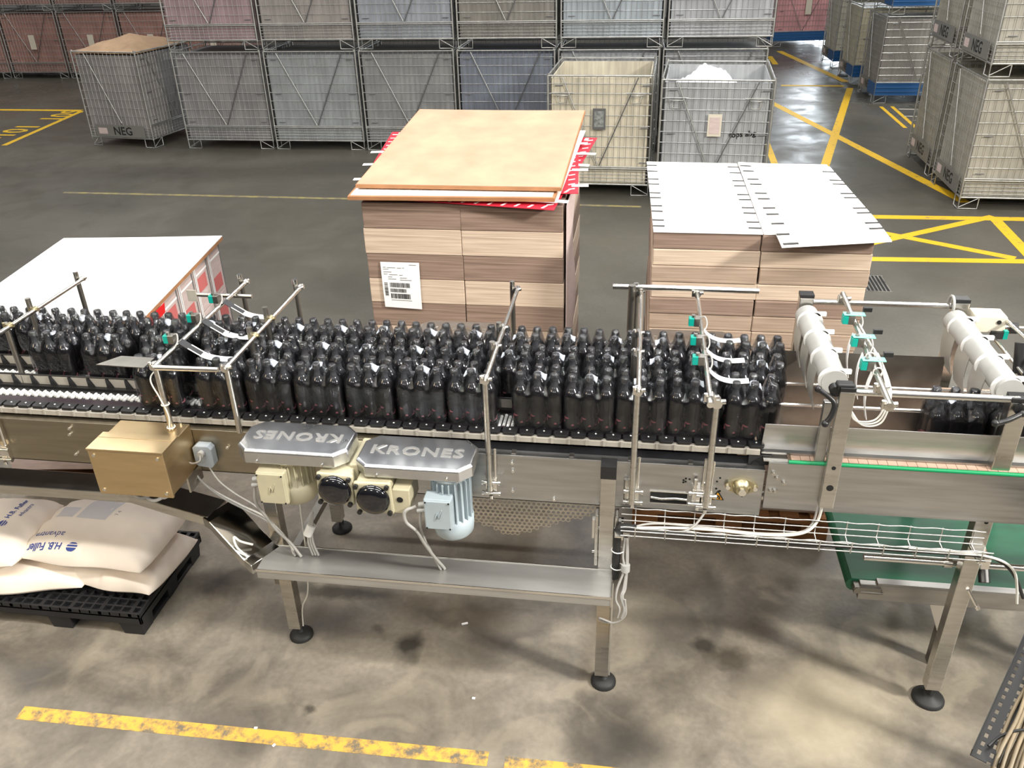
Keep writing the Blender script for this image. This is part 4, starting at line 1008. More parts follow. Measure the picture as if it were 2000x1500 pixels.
# adjusting device behind the gantry
AD = thing('adjusting_bracket', 'cream box with rods and black knobs beyond the right gantry post', 'bracket', (1.45, 3.40, 1.4))
m = MB(); m.cyl((1.36, 3.43, 1.465), (1.78, 3.43, 1.455), 0.010, n=10); m.build('rod', 'steel', AD)
m = MB(); m.bx(1.372, 1.492, 3.34, 3.43, 1.475, 1.545); b = m.build('housing', 'cream_pale', AD, 0.004)
m = MB(); m.cyl((1.462, 3.339, 1.523), (1.462, 3.337, 1.523), 0.009, n=10); m.build('hole', 'hole', b)
m = MB(); m.bx(1.44, 1.485, 3.325, 3.345, 1.455, 1.485); m.build('dark_label', 'ink', b)
m = MB(); m.bx(1.486, 1.503, 3.325, 3.345, 1.455, 1.49); m.build('teal_tab', 'teal', b)
m = MB(); m.cyl((1.49, 3.36, 1.53), (1.56, 2.90, 1.50), 0.0085, n=10); m.build('rod', 'steel_bright', AD)
m = MB(); m.cyl((1.455, 3.33, 1.455), (1.475, 2.95, 1.44), 0.0075, n=10); m.build('rod', 'steel_bright', AD)
m = MB(); m.cyl((1.475, 3.10, 1.42), (1.473, 3.14, 1.53), 0.020, 0.022, n=14); m.cyl((1.475, 3.10, 1.425), (1.53, 3.06, 1.43), 0.012, n=10); m.build('knob', 'black', AD, 0.003)
m = MB(); m.cyl((1.47, 2.98, 1.38), (1.475, 3.0, 1.47), 0.030, n=14); m.bx(1.45, 1.53, 2.95, 3.03, 1.33, 1.40); m.build('knob', 'black', AD, 0.004)
m = MB(); m.cyl((1.425, 3.16, 1.43), (1.425, 3.10, 1.40), 0.022, n=12); m.build('roller_end', 'steel_dark', AD)
m = MB(); m.cyl((1.545, 3.43, 1.46), (1.575, 3.43, 1.46), 0.024, n=12); m.build('knob', 'black', AD)
m = MB(); m.bx(1.74, 1.78, 3.57, 3.62, 0.0, 1.50); m.bx(1.745, 1.775, 3.42, 3.58, 1.44, 1.475); m.build('stand', 'steel', AD)

# ------------------------------------------------------------------ wire cable tray with cables
WT = thing('wire_cable_tray', 'galvanised wire mesh cable tray hung between the leg and right gantry post', 'cable tray', (0.68, 2.63, 0.89))
yb_, yf_ = 2.695, 2.600
def wv(x, a): return a*math.sin(x*2*PI/0.113)
for (y, z, a) in ((yb_, 0.965, 0.002), (yb_, 0.935, 0), (yb_, 0.906, 0), (2.648, 0.904, 0), (yf_, 0.906, 0.0), (yf_, 0.945, 0.003), (yf_+0.003, 0.926, 0)):
    m = MB(); m.tube([(0.0+i*0.0188, y, z+wv(0.0+i*0.0188, a)) for i in range(72)], 0.0026, 5); m.build('long_wire', 'wire_bright', WT)
for k in range(12):
    x = 0.055+k*0.113
    m = MB(); m.tube([(x, yb_+0.003, 0.968), (x, yb_+0.003, 0.901), (x, yf_-0.003, 0.901), (x, yf_-0.003, 0.948)], 0.0026, 5); m.build('cross_wire', 'wire_bright', WT)
m = MB(); m.bx(1.29, 1.318, 2.60, 2.722, 0.892, 0.900); m.bx(1.318, 1.345, 2.62, 2.72, 0.85, 0.90); m.build('mounting_clip', 'steel_bright', WT)
m = MB(); m.bx(-0.022, 0.01, 2.60, 2.72, 0.892, 0.900); m.bx(0.0, 0.035, 2.652, 2.656, 0.84, 0.875); m.build('mounting_clip', 'steel_bright', WT)
CABS = []
def cable(name, pts, r, m_, lab, n=8):
    m = MB(); m.tube(spline(pts, 8), r, n)
    p = V(pts[0])
    return single(m, name, m_, lab, 'cable', (p.x, p.y, min(q[2] for q in pts)), 'loose cables on the machine')
cable('black_hose', [(0.10, 2.625, 0.912), (0.5, 2.618, 0.912), (0.9, 2.618, 0.912), (1.28, 2.618, 0.914), (1.37, 2.61, 0.90), (1.44, 2.62, 0.83), (1.50, 2.63, 0.72)], 0.0065, 'rubber', 'black hose lying along the front of the wire tray')
cable('grey_cable', [(-0.005, 2.64, 0.90), (0.10, 2.645, 0.915), (0.30, 2.66, 0.915), (0.55, 2.655, 0.912), (0.68, 2.67, 0.92), (0.735, 2.70, 0.955), (0.745, 2.703, 1.04)], 0.0055, 'cable_white', 'pale cable in the wire tray rising up the left gantry post')
cable('grey_cable', [(0.0, 2.635, 0.898), (0.12, 2.66, 0.925), (0.32, 2.672, 0.915), (0.52, 2.665, 0.91), (0.67, 2.68, 0.915), (0.72, 2.702, 0.945), (0.733, 2.708, 1.04)], 0.0045, 'cable_grey', 'grey cable in the wire tray beside the pale one')
cable('grey_cable', [(0.24, 2.64, 0.912), (0.28, 2.66, 0.93), (0.315, 2.685, 0.975), (0.318, 2.69, 1.0)], 0.0045, 'cable_grey', 'short grey cable dropping from the sensor stand into the wire tray')
cable('grey_cable', [(1.05, 2.615, 0.93), (1.25, 2.61, 0.928), (1.36, 2.60, 0.915), (1.42, 2.60, 0.87), (1.46, 2.62, 0.78), (1.48, 2.62, 0.70)], 0.005, 'cable_white', 'pale cable curling out of the right end of the wire tray')
# bundle at the leg
cable('black_hose', [(0.06, 2.64, 0.912), (0.0, 2.64, 0.91), (-0.012, 2.64, 0.86), (-0.012, 2.64, 0.70), (-0.012, 2.64, 0.66)], 0.016, 'rubber', 'thick black corrugated hose beside the right conveyor leg', 10)
t = thing('cable_bundle', 'bundle of grey cables tied beside the right conveyor leg', 'cable', (0.01, 2.62, 0.47))
m = MB()
rc = random.Random(2)
for k in range(6):
    d = rc.uniform(-0.01, 0.012)
    m.tube(spline([(0.022+d*0.5, 2.64, 0.86), (0.022+d, 2.63, 0.78), (0.026+d*0.6, 2.62, 0.72), (0.012+d*1.6, 2.60, 0.64), (0.005+d*1.4, 2.585, 0.60+d), (0.02+d*1.2, 2.58, 0.55), (0.012+d, 2.58, 0.50)]), 0.0045, 6)
m.tube(spline([(0.03, 2.58, 0.60), (0.035, 2.58, 0.52), (0.0, 2.58, 0.475), (-0.05, 2.58, 0.47), (-0.07, 2.58, 0.49), (-0.02, 2.57, 0.48)]), 0.0045, 6)
m.build('cables', 'cable_grey', t)
m = MB(); m.cyl((0.026, 2.622, 0.745), (0.026, 2.618, 0.715), 0.018, n=12); m.build('tie_sleeve', 'grey_plastic', t)
m = MB(); m.tube([(-0.008+0.024*math.cos(a), 2.64+0.022*math.sin(a), 0.80) for a in [k*PI/6 for k in range(13)]], 0.0025, 5); m.tube([(-0.008+0.024*math.cos(a), 2.64+0.022*math.sin(a), 0.715) for a in [k*PI/6 for k in range(13)]], 0.0025, 5); m.build('cable_tie', 'white_plastic', t)
m = MB(); m.cyl((-0.021, 2.645, 0.10), (-0.021, 2.648, 0.62), 0.004, n=8); single(m, 'earthing_rod', 'wire_bright', 'thin bright rod running down the right conveyor leg', 'rod', (-0.021, 2.645, 0.10))
cable('grey_cable', [(-0.76, 2.475, 1.075), (-0.80, 2.46, 1.06), (-0.80, 2.46, 1.01), (-0.765, 2.47, 0.96), (-0.75, 2.50, 0.88), (-0.725, 2.54, 0.78), (-0.705, 2.58, 0.70), (-0.70, 2.585, 0.683)], 0.0065, 'cable_grey', 'grey cable from the pale blue motor down into the trunking')
cable('grey_cable', [(-0.745, 2.49, 1.07), (-0.752, 2.48, 1.0), (-0.752, 2.50, 0.92), (-0.735, 2.54, 0.80), (-0.715, 2.58, 0.683)], 0.005, 'cable_grey', 'thinner grey cable beside the one from the pale blue motor')
cable('grey_cable', [(-1.395, 2.49, 1.11), (-1.405, 2.49, 1.03), (-1.392, 2.52, 0.94), (-1.375, 2.55, 0.85), (-1.34, 2.58, 0.76), (-1.31, 2.59, 0.685)], 0.006, 'cable_grey', 'grey cable from the cream motor down into the trunking')
cable('grey_cable', [(-1.77, 2.68, 1.045), (-1.74, 2.68, 0.98), (-1.68, 2.68, 0.92), (-1.58, 2.68, 0.86), (-1.47, 2.66, 0.82), (-1.38, 2.63, 0.74), (-1.345, 2.60, 0.685)], 0.0045, 'cable_white', 'pale cable swooping from the golden control box to the trunking')
cable('grey_cable', [(-1.76, 2.67, 1.045), (-1.72, 2.67, 0.97), (-1.65, 2.67, 0.90), (-1.55, 2.67, 0.84), (-1.45, 2.65, 0.80), (-1.37, 2.62, 0.73), (-1.335, 2.59, 0.685)], 0.0045, 'cable_grey', 'grey cable swooping just under the pale one to the trunking')
cable('grey_cable', [(-1.69, 2.685, 1.05), (-1.66, 2.69, 0.97), (-1.60, 2.69, 0.91), (-1.53, 2.69, 0.86), (-1.48, 2.67, 0.83)], 0.0035, 'cable_white', 'thin pale cable hanging from the small grey junction box')
t = thing('cable_riser', 'white sleeve with three grey cables rising from the left end of the trunking', 'cable', (-1.27, 2.60, 0.68))
m = MB()
for k in range(3): m.tube(spline([(-1.262+k*0.012, 2.60, 0.69), (-1.272+k*0.010, 2.60, 0.76), (-1.262+k*0.006, 2.61, 0.82), (-1.240, 2.62, 0.90)]), 0.005, 6)
m.build('cables', 'cable_grey', t)
m = MB(); m.cyl((-1.272, 2.605, 0.79), (-1.252, 2.615, 0.835), 0.019, n=12); m.build('sleeve', 'white_plastic', t)
cable('ground_wire', [(-1.33, 2.72, 1.0), (-1.35, 2.74, 0.80), (-1.37, 2.76, 0.55), (-1.40, 2.77, 0.32), (-1.44, 2.77, 0.22), (-1.455, 2.77, 0.10)], 0.0035, 'cable_white', 'thin white wire hanging down beside the left machine foot')
cable('cable_end', [(-1.52, 2.60, 0.72), (-1.56, 2.58, 0.75), (-1.585, 2.58, 0.77), (-1.57, 2.56, 0.735), (-1.53, 2.55, 0.70)], 0.005, 'cable_white', 'loose white cable end poking out left of the trunking bend')

# ------------------------------------------------------------------ low green belt conveyor
GB = thing('belt_conveyor', 'low conveyor with a green belt under the right gantry', 'conveyor', (1.7, 3.23, 0.0))
m = MB(); m.bx(1.0, 2.1, 2.985, 3.52, 0.440, 0.450); m.cyl((1.012, 2.985, 0.418), (1.012, 3.52, 0.418), 0.032, n=18); m.bx(1.0, 2.1, 2.985, 3.52, 0.386, 0.392); m.build('belt', 'green_belt', GB)
m = MB(); m.bx(1.03, 2.1, 2.952, 2.984, 0.365, 0.448); m.bx(1.10, 2.1, 2.952, 2.990, 0.448, 0.458); m.build('side_profile', 'alu_dull', GB, 0.002)
m = MB(); m.bx(1.03, 2.1, 3.521, 3.55, 0.365, 0.448); m.build('side_profile', 'alu_dull', GB, 0.002)
m = MB(); m.bx(1.005, 1.115, 2.940, 2.984, 0.405, 0.44); m.cyl((1.02, 2.937, 0.425), (1.02, 2.985, 0.425), 0.014, n=10); m.cyl((1.02, 2.942, 0.415), (1.125, 2.942, 0.415), 0.006, n=8); m.build('belt_tensioner', 'steel_dark', GB, 0.002)
for x, y in ((1.42, 2.985), (1.42, 3.52), (1.98, 2.985), (1.98, 3.52)):
    m = MB(); m.bx(x-0.025, x+0.025, y-0.02, y+0.02, 0.0, 0.365); m.build('leg', 'steel_dark', GB, 0.002)
m = MB(); m.prism([(1.33, 0.362), (1.41, 0.362), (1.395, 0.20)], 2.955, 2.963, 'XZ'); m.build('gusset', 'steel_bright', GB)
m = MB(); m.bx(1.36, 1.41, 3.535, 3.575, 0.365, 0.99); m.build('rear_post', 'steel', GB, 0.002)
t = thing('support_rod', 'thick steel rod with collar passing behind the right gantry post', 'rod', (1.3, 2.80, 0.71))
m = MB(); m.cyl((0.965, 2.80, 0.722), (1.75, 2.80, 0.722), 0.013, n=14); m.build('rod', 'steel_bright', t)
m = MB(); m.cyl((1.265, 2.80, 0.722), (1.295, 2.80, 0.722), 0.019, n=14); m.build('collar', 'steel_bright', t)
m = MB(); m.cyl((1.42, 2.80, 0.70), (1.42, 2.765, 0.665), 0.022, n=8); m.build('star_knob', 'black', t, 0.003)
m = MB(); m.cyl((1.345, 2.716, 0.665), (1.385, 2.70, 0.600), 0.0065, n=8); m.cyl((1.385, 2.70, 0.602), (1.392, 2.697, 0.588), 0.010, n=8); m.build('locking_handle', 'steel_bright', t)

# ------------------------------------------------------------------ perforated tray with tan cables at lower right
A, B = V((0.955, 1.665, 1.0)), V((1.62, 2.70, 1.0)); dr = (B-A).normalized(); sd_ = V((dr.y, -dr.x, 0)); L_ = (B-A).length
LT = thing('perforated_cable_tray', 'black slotted cable tray entering at the lower right corner', 'cable tray', (A.x, A.y, 0.98))
m = MB()
def slot_strip(m, o, w_, nrow):
    # strip with real rectangular slots: bars across and along
    rows = [0, 0.012, 0.021, 0.041, 0.050, w_]
    for lo, hi in ((0, 0.012), (0.021, 0.041), (0.050, w_)):
        p, q = A+sd_*lo+o, A+sd_*hi+o
        m.slab(p, q, q+dr*L_, p+dr*L_, 0.002)
    k = 0; s = 0.0
    while s < L_:
        for r, (lo, hi) in enumerate(((0.012, 0.021), (0.041, 0.050))):
            s0 = s+(0.009 if r else 0); p, q = A+sd_*lo+o+dr*s0, A+sd_*hi+o+dr*s0
            m.slab(p, q, q+dr*0.016, p+dr*0.016, 0.002)
        s += 0.034
slot_strip(m, V((0, 0, 0)), 0.066, 2)
m.build('tray_base', 'black_metal', LT)
m = MB()
for o in (V((0, 0, 0)), sd_*0.066): m.slab(A+o+V((0, 0, 0)), A+o+V((0, 0, 0.022)), B+o+V((0, 0, 0.022)), B+o, 0.002)
m.build('tray_lip', 'black_metal', LT)
m = MB(); P_ = A+dr*0.95+sd_*0.20; m.bx(P_.x-0.03, P_.x+0.03, P_.y-0.03, P_.y+0.03, 0, 0.998); m.slab(P_-sd_*0.22, P_-sd_*0.22+dr*0.04, P_+dr*0.04, P_, 0.01); m.build('stand', 'steel_dark', LT)
t = thing('cable_loom', 'thick loom of tan cables beside the slotted tray at lower right', 'cable', (1.05, 1.70, 0.9))
m = MB(); rc = random.Random(11)
for k in range(26):
    u_o = rc.uniform(0.055, 0.15); z_o = rc.uniform(-0.03, 0.035); a = 0.008*rc.uniform(-1, 1)
    m.tube(spline([A+sd_*(u_o+0.02)-dr*0.10+V((0, 0, z_o-0.14)), A+sd_*u_o+dr*0.02+V((0, 0, z_o-0.02)), A+sd_*(u_o+a)+dr*0.2+V((0, 0, z_o)), A+sd_*(u_o-a)+dr*0.5+V((0, 0, z_o)), A+sd_*u_o+dr*0.95+V((0, 0, z_o))], 5), 0.0055, 6)
m.build('cables', 'cable_tan', t)
m = MB(); m.tube(spline([A+sd_*0.03+dr*0.05+V((0, 0, 0.01)), A+sd_*0.05+dr*0.10+V((0, 0, 0.02)), A+sd_*0.085+dr*0.13+V((0, 0, 0.04)), A+sd_*0.13+dr*0.16+V((0, 0, 0.045))]), 0.004, 6); m.build('tie', 'rubber', t)
# ------------------------------------------------------------------ wooden pallets
def wood_pallet(x0, x1, y0, y1, lab, rz=0.0):
    cx, cy = (x0+x1)/2, (y0+y1)/2; W, D = x1-x0, y1-y0
    t = thing('wooden_pallet', lab, 'pallet', (cx, cy, 0), 'wooden pallets under the carton stacks'); ORG[t.name] = (0, 0, 0); t.rotation_euler = (0, 0, rz)
    for k in range(7):
        m = MB(); m.bx(-W/2+k*(W-0.1)/6, -W/2+k*(W-0.1)/6+0.1, -D/2, D/2, 0.122, 0.144); m.build('deck_board', 'wood', t, 0.002)
    for y in (-D/2+0.05, 0, D/2-0.05):
        m = MB(); m.bx(-W/2, W/2, y-0.05, y+0.05, 0.10, 0.122); m.build('cross_board', 'wood', t, 0.002)
        for x in (-W/2+0.07, 0, W/2-0.07):
            m = MB(); m.bx(x-0.07, x+0.07, y-0.05, y+0.05, 0.022, 0.10); m.build('block', 'wood', t, 0.002)
        m = MB(); m.bx(-W/2, W/2, y-0.05, y+0.05, 0, 0.022); m.build('bottom_board', 'wood', t, 0.002)
    return t
def bundle(name, x0, x1, y0, y1, z0, z1, m_, lab, grp, cat='cardboard bundle', rz=0.0, c=None, jit=0.0):
    m = MB(); cx, cy = (x0+x1)/2, (y0+y1)/2
    j = jit*rc.uniform(-1, 1); j2 = jit*rc.uniform(-1, 1)
    m.bx(x0+j, x1+j, y0+j2, y1+j2, z0+0.0008, z1-0.0008)
    return single(m, name, m_, lab, cat, (cx, cy, z0), grp, 0.004)
# right stack: white-topped carton blanks
wood_pallet(0.06, 1.10, 3.80, 5.12, 'wooden pallet under the white-topped stack on the right')
N3 = 19; H3 = (1.695-0.144)/N3
for c, (x0, x1, side) in enumerate(((0.088, 0.578, 'left'), (0.582, 1.072, 'right'))):
    for k in range(N3):
        top = N3-1-k
        lab = 'brown carton bundle, %s from top in the %s column of the white-topped right stack' % (ORD[top], side)
        bundle('carton_bundle', x0, x1, 3.842, 5.08, 0.144+k*H3, 0.144+(k+1)*H3, ('card_light', 'card_mid', 'card_light', 'card_dark')[(k*2+1+(k//5)) % 4] if k % 2 else ('card_mid', 'card_dark')[k % 4 // 2], lab, 'carton bundles in the white-topped right stack', jit=0.004)
def white_blank(quad, z, lab, droop=0.0, slots=()):
    a, b, c, d = [V((p[0], p[1], 0)) for p in quad]   # front-left, front-right, back-right, back-left
    def fn(u, v):
        p = a.lerp(b, u).lerp(d.lerp(c, u), v); f = max(0, 0.25-v)/0.25
        return V((p.x, p.y, z-droop*f*f+0.012*droop/0.02*0*u))
    m = MB(); m.sheet(fn, 12, 20, 0.005, smooth=False)
    m.cur = 1
    for (u0, u1, v) in slots:
        m.sheet(lambda u, w_, u0=u0, u1=u1, v=v: fn(u0+(u1-u0)*u, v+(w_-0.5)*0.016)+V((0, 0, 0.0012)), 3, 1, 0.0008, smooth=False)
    o = single(m, 'carton_blank', ['card_white', 'slot_grey'], lab, 'carton blank', (a.x, a.y, z), 'white carton blanks on the right stack')
    return o
SV_ = (0.06, 0.13, 0.24, 0.31, 0.42, 0.49, 0.62, 0.70, 0.83, 0.93)
white_blank([(0.086, 3.838), (0.579, 3.838), (0.569, 5.082), (0.050, 5.10)], 1.701, 'white slotted carton blank lying flat on the left column of the right stack', 0, [(0.0, 0.11, v) for v in SV_]+[(0.885, 1.0, v) for v in SV_])
white_blank([(0.640, 3.668), (1.125, 3.782), (1.072, 4.995), (0.575, 5.072)], 1.712, 'white slotted carton blank jutting over the front right of the right stack', 0.012, [(0.0, 0.12, v) for v in (0.10, 0.20, 0.30, 0.37, 0.48, 0.55, 0.67, 0.74, 0.86, 0.94)]+[(0.87, 1.0, v) for v in (0.12, 0.18, 0.30, 0.36, 0.50, 0.56, 0.70, 0.76, 0.90)]+[(0.02, 0.16, 0.02)])
white_blank([(0.583, 3.836), (1.078, 3.83), (1.072, 5.08), (0.575, 5.085)], 1.7015, 'white carton blank under the jutting one on the right stack')
# centre stack topped by a tan board
wood_pallet(-1.46, -0.34, 4.18, 5.42, 'wooden pallet under the board-topped stack in the centre')
N2 = 11; H2 = (1.700-0.144)/N2
for c, (x0, x1, side) in enumerate(((-1.432, -0.902, 'left'), (-0.898, -0.362, 'right'))):
    for k in range(N2):
        lab = 'brown carton bundle, %s from top in the %s column of the board-topped centre stack' % (ORD[N2-1-k], side)
        bundle('carton_bundle', x0, x1, 4.20, 5.40, 0.144+k*H2, 0.144+(k+1)*H2, 'card_dark' if (N2-1-k) % 2 == 0 else 'card_light', lab, 'carton bundles in the board-topped stack', jit=0.004)
bundle('carton_bundle', -1.40, -0.40, 5.06, 5.36, 1.7005, 1.767, 'card_mid', 'thin brown bundle propping up the back of the tan board', 'carton bundles in the board-topped stack')
def tilted(u0, v0, du, dv, zf, zb, yf=4.16, yb=5.40):
    return lambda x, y: zf+(zb-zf)*(y-yf)/(yb-yf)
def board(name, quad, zfun, t_, m_, lab, grp=None, cat='board', extra=None):
    a, b, c, d = [V((p[0], p[1], 0)) for p in quad]
    def fn(u, v):
        p = a.lerp(b, u).lerp(d.lerp(c, u), v)
        return V((p.x, p.y, zfun(p.x, p.y)+0.004*math.sin(u*3)*math.sin(v*4)))
    m = MB(); m.sheet(fn, 14, 14, t_, smooth=False)
    if extra: extra(m, fn)
    return single(m, name, m_, lab, cat, (a.x, a.y, zfun(a.x, a.y)-t_), grp)
zf = lambda a, b: (lambda x, y: a+(b-a)*(y-4.16)/(5.40-4.16))
def dashes(m, fn):
    m.cur = 1
    for e in range(4):
        for k in range(15):
            s = 0.04+k*0.064
            for w_ in (0.02,):
                if e == 0: g = lambda u, v, s=s: fn(s+0.012*u+0.014*v, 0.01+0.03*v)
                elif e == 1: g = lambda u, v, s=s: fn(0.955+0.03*v, s+0.012*u+0.014*v)
                elif e == 2: g = lambda u, v, s=s: fn(s+0.022*u, 0.945+0.04*v)
                else: g = lambda u, v, s=s: fn(0.012+0.03*v, s+0.012*u)
                m.sheet(lambda u, v, g=g: g(u, v)+V((0, 0, 0.0012)), 1, 1, 0.0008, smooth=False)
    for s, e in ((0.20, 3), (0.42, 3), (0.62, 3), (0.30, 1), (0.55, 1), (0.72, 1), (0.08, 1)):
        u_a, u_b = (-0.045, 0.03) if e == 3 else (0.97, 1.045)
        m.sheet(lambda u, v, s=s, u_a=u_a, u_b=u_b: fn(u_a+(u_b-u_a)*u, s+0.032*v)+V((0, 0, 0.003)), 1, 1, 0.001, smooth=False)
def rot_quad(cx, cy, w_, d_, a):
    c, s = math.cos(a), math.sin(a)
    return [(cx+x*c-y*s, cy+x*s+y*c) for x, y in ((-w_/2, -d_/2), (w_/2, -d_/2), (w_/2, d_/2), (-w_/2, d_/2))]
board('printed_sheet', rot_quad(-0.875, 4.77, 1.10, 1.20, -0.125), zf(1.712, 1.80), 0.003, ['red', 'card_white'], 'red printed sheet with white dashes sticking out lowest under the tan board', 'red printed sheets', 'printed sheet', dashes)
board('printed_sheet', rot_quad(-0.925, 4.82, 1.18, 1.10, 0.07), zf(1.722, 1.818), 0.003, ['red', 'card_white'], 'red printed sheet poking out left and right just under the boards', 'red printed sheets', 'printed sheet', dashes)
board('card_sheet', rot_quad(-0.90, 4.78, 1.08, 1.18, -0.055), zf(1.730, 1.832), 0.003, 'card_white', 'white card sheet between the red sheets and the boards', None, 'card sheet')
def wtop(m, fn):
    m.cur = 1; m.sheet(lambda u, v: fn(0.012+0.976*u, 0.012+0.976*v)+V((0, 0, 0.0025)), 8, 8, 0.002, smooth=False)
board('fibreboard', [(-1.475, 4.135), (-0.405, 4.16), (-0.37, 5.36), (-1.44, 5.37)], zf(1.752, 1.868), 0.020, ['card_edge', 'card_white'], 'white-faced board with brown edge under the tan top board', None, 'board', wtop)
board('fibreboard', [(-1.452, 4.215), (-0.376, 4.215), (-0.336, 5.40), (-1.385, 5.41)], zf(1.782, 1.935), 0.018, ['card_edge', 'card_tan'], 'large tan scuffed board lying on top of the centre stack', None, 'board', lambda m, fn: (setattr(m, 'cur', 1), m.sheet(lambda u, v: fn(0.004+0.992*u, 0.004+0.992*v)+V((0, 0, 0.002)), 8, 8, 0.0015, smooth=False)))
m = MB()
m.sheet(lambda u, v: (-0.350+0.010*math.sin(v*9+u*2)*u, 4.21+0.55*u, 1.70-1.05*v), 6, 20, 0.004); o = single(m, 'side_sheet', 'pinkcard', 'crumpled pinkish white sheets hanging on the right side of the centre stack', 'card sheet', (-0.35, 4.21, 0.65))
# delivery label
t = thing('delivery_label', 'white delivery label with barcodes taped to the centre stack', 'label', (-1.26, 4.196, 1.25))
q = V((-1.345, 4.1935, 1.375)); LW, LH = 0.215, 0.262
def lp(u, v): return V((-1.355+0.004*v+LW*u*(1-0.03*v), 4.1955-0.003*math.sin(v*PI)-0.004*v, 1.374-LH*v-0.008*u*v))
m = MB(); m.sheet(lp, 6, 8, 0.0012); m.build('paper', 'paper', t)
m = MB()
def mark(u0, u1, v0, v1): m.sheet(lambda u, v: lp(u0+(u1-u0)*u, v0+(v1-v0)*v)+V((0, -0.0022, 0)), 1, 1, 0.0004, smooth=False)
rl = random.Random(4)
for (u0, u1, v0, v1) in ((0.20, 0.72, 0.44, 0.54), (0.20, 0.62, 0.57, 0.65), (0.20, 0.72, 0.68, 0.79)):
    u = u0
    while u < u1:
        w_ = rl.choice((0.006, 0.010, 0.018)); mark(u, min(u+w_, u1), v0, v1); u += w_+rl.choice((0.006, 0.012))
v = 0.44
while v < 0.74:
    w_ = rl.choice((0.005, 0.009, 0.016)); mark(0.05, 0.14, v, v+w_); v += w_+rl.choice((0.006, 0.011))
m.build('barcode', 'ink', t)
m = MB()
for (u0, u1, v) in ((0.06, 0.13, 0.105), (0.16, 0.38, 0.11), (0.42, 0.53, 0.115), (0.56, 0.60, 0.11), (0.06, 0.20, 0.145), (0.06, 0.27, 0.205), (0.06, 0.16, 0.25), (0.20, 0.42, 0.26), (0.47, 0.56, 0.265), (0.17, 0.28, 0.31), (0.48, 0.66, 0.325), (0.17, 0.38, 0.355), (0.48, 0.78, 0.37), (0.74, 0.92, 0.045), (0.2, 0.75, 0.82)):
    mark(u0, u1, v, v+0.012)
m.build('text_lines', 'ink_grey', t)
# left stack: printed cartons under a white board
A1 = 0.121
def L1(u, v, z): # u along the front edge from right to left, v to the back
    o = V((-2.615, 3.86, z)); c, s = math.cos(A1), math.sin(A1)
    return o+V((-c*u, -s*u, 0))+V((-s*v, c*v, 0))
wood_pallet(-3.75, -2.70, 3.90, 5.20, 'wooden pallet under the white-boarded stack on the left', A1)
nb = 0
for k in range(3):
    for c in range(5):
        z0, z1 = 0.146+k*0.322, 0.146+(k+1)*0.322-0.004; v0, v1 = 0.02+c*0.262, 0.02+c*0.262+0.25
        t = thing('printed_carton_bundle', 'pink and red carton bundle, %s column from front, %s layer from top, left stack' % (ORD[c], ORD[2-k]), 'cardboard bundle', tuple(L1(0.5, (v0+v1)/2, z0)), 'printed carton bundles in the left stack')
        m = MB(); a, b, cc, d = L1(0.02, v0, z1), L1(1.03, v0, z1), L1(1.03, v1, z1), L1(0.02, v1, z1)
        m.slab(d, cc, b, a, z1-z0); m.build('carton_block', 'pinkcard', t, 0.004)
        def patch(v0_, v1_, za, zb, off=0.0015):
            q = [L1(0.02-off, v0+(v1-v0)*v0_, z0+(z1-z0)*za), L1(0.02-off, v0+(v1-v0)*v1_, z0+(z1-z0)*za), L1(0.02-off, v0+(v1-v0)*v1_, z0+(z1-z0)*zb), L1(0.02-off, v0+(v1-v0)*v0_, z0+(z1-z0)*zb)]
            m.slab(q[0], q[1], q[2], q[3], 0.001)
        m = MB(); patch(0.22, 0.80, 0.42 if (c+k) % 2 else 0.10, 0.72 if (c+k) % 2 else 0.40); m.build('red_print', 'red_pale', t)
        for a_ in ((0.02, 0.07, 0, 1, 0.006), (0.12, 0.16, 0, 1, 0.004), (0.18, 0.92, 0.78, 0.82, 0.003)):
            m = MB(); patch(*a_); m.build('white_edge', 'card_white', t)
        for a_ in ((0.08, 0.115), (0.93, 1.0)):
            m = MB(); patch(a_[0], a_[1], 0, 1, 0.002); m.build('fold_gap', 'ink_grey', t)
def fl(u, v): p = L1(-0.01+1.09*u, -0.02+1.36*v, 1.142); p.z += 0.002*math.sin(u*4)*math.sin(v*5); return p
m = MB(); m.sheet(lambda u, v: fl(1-u, v)+V((0, 0, -0.006)), 10, 10, 0.020, smooth=False); single(m, 'fibreboard', 'card_edge', 'orange-brown board edge under the white sheet on the left stack', 'board', tuple(L1(0, 0, 1.116)))
m = MB(); m.sheet(lambda u, v: fl(1-u, v)+V((0, 0, 0.002)), 10, 10, 0.006, smooth=False); single(m, 'white_sheet', 'card_white', 'bright white sheet covering the left stack', 'board', tuple(L1(0, 0, 1.136)))
m = MB(); m.slab(L1(-0.02, 0.02, 1.12), L1(-0.02, 0.26, 1.12), L1(-0.012, 0.26, 1.06), L1(-0.012, 0.02, 1.06), 0.002); single(m, 'red_flap', 'red_bright', 'bright red carton flap at the near right corner of the left stack', 'card sheet', tuple(L1(0, 0.1, 1.06)))

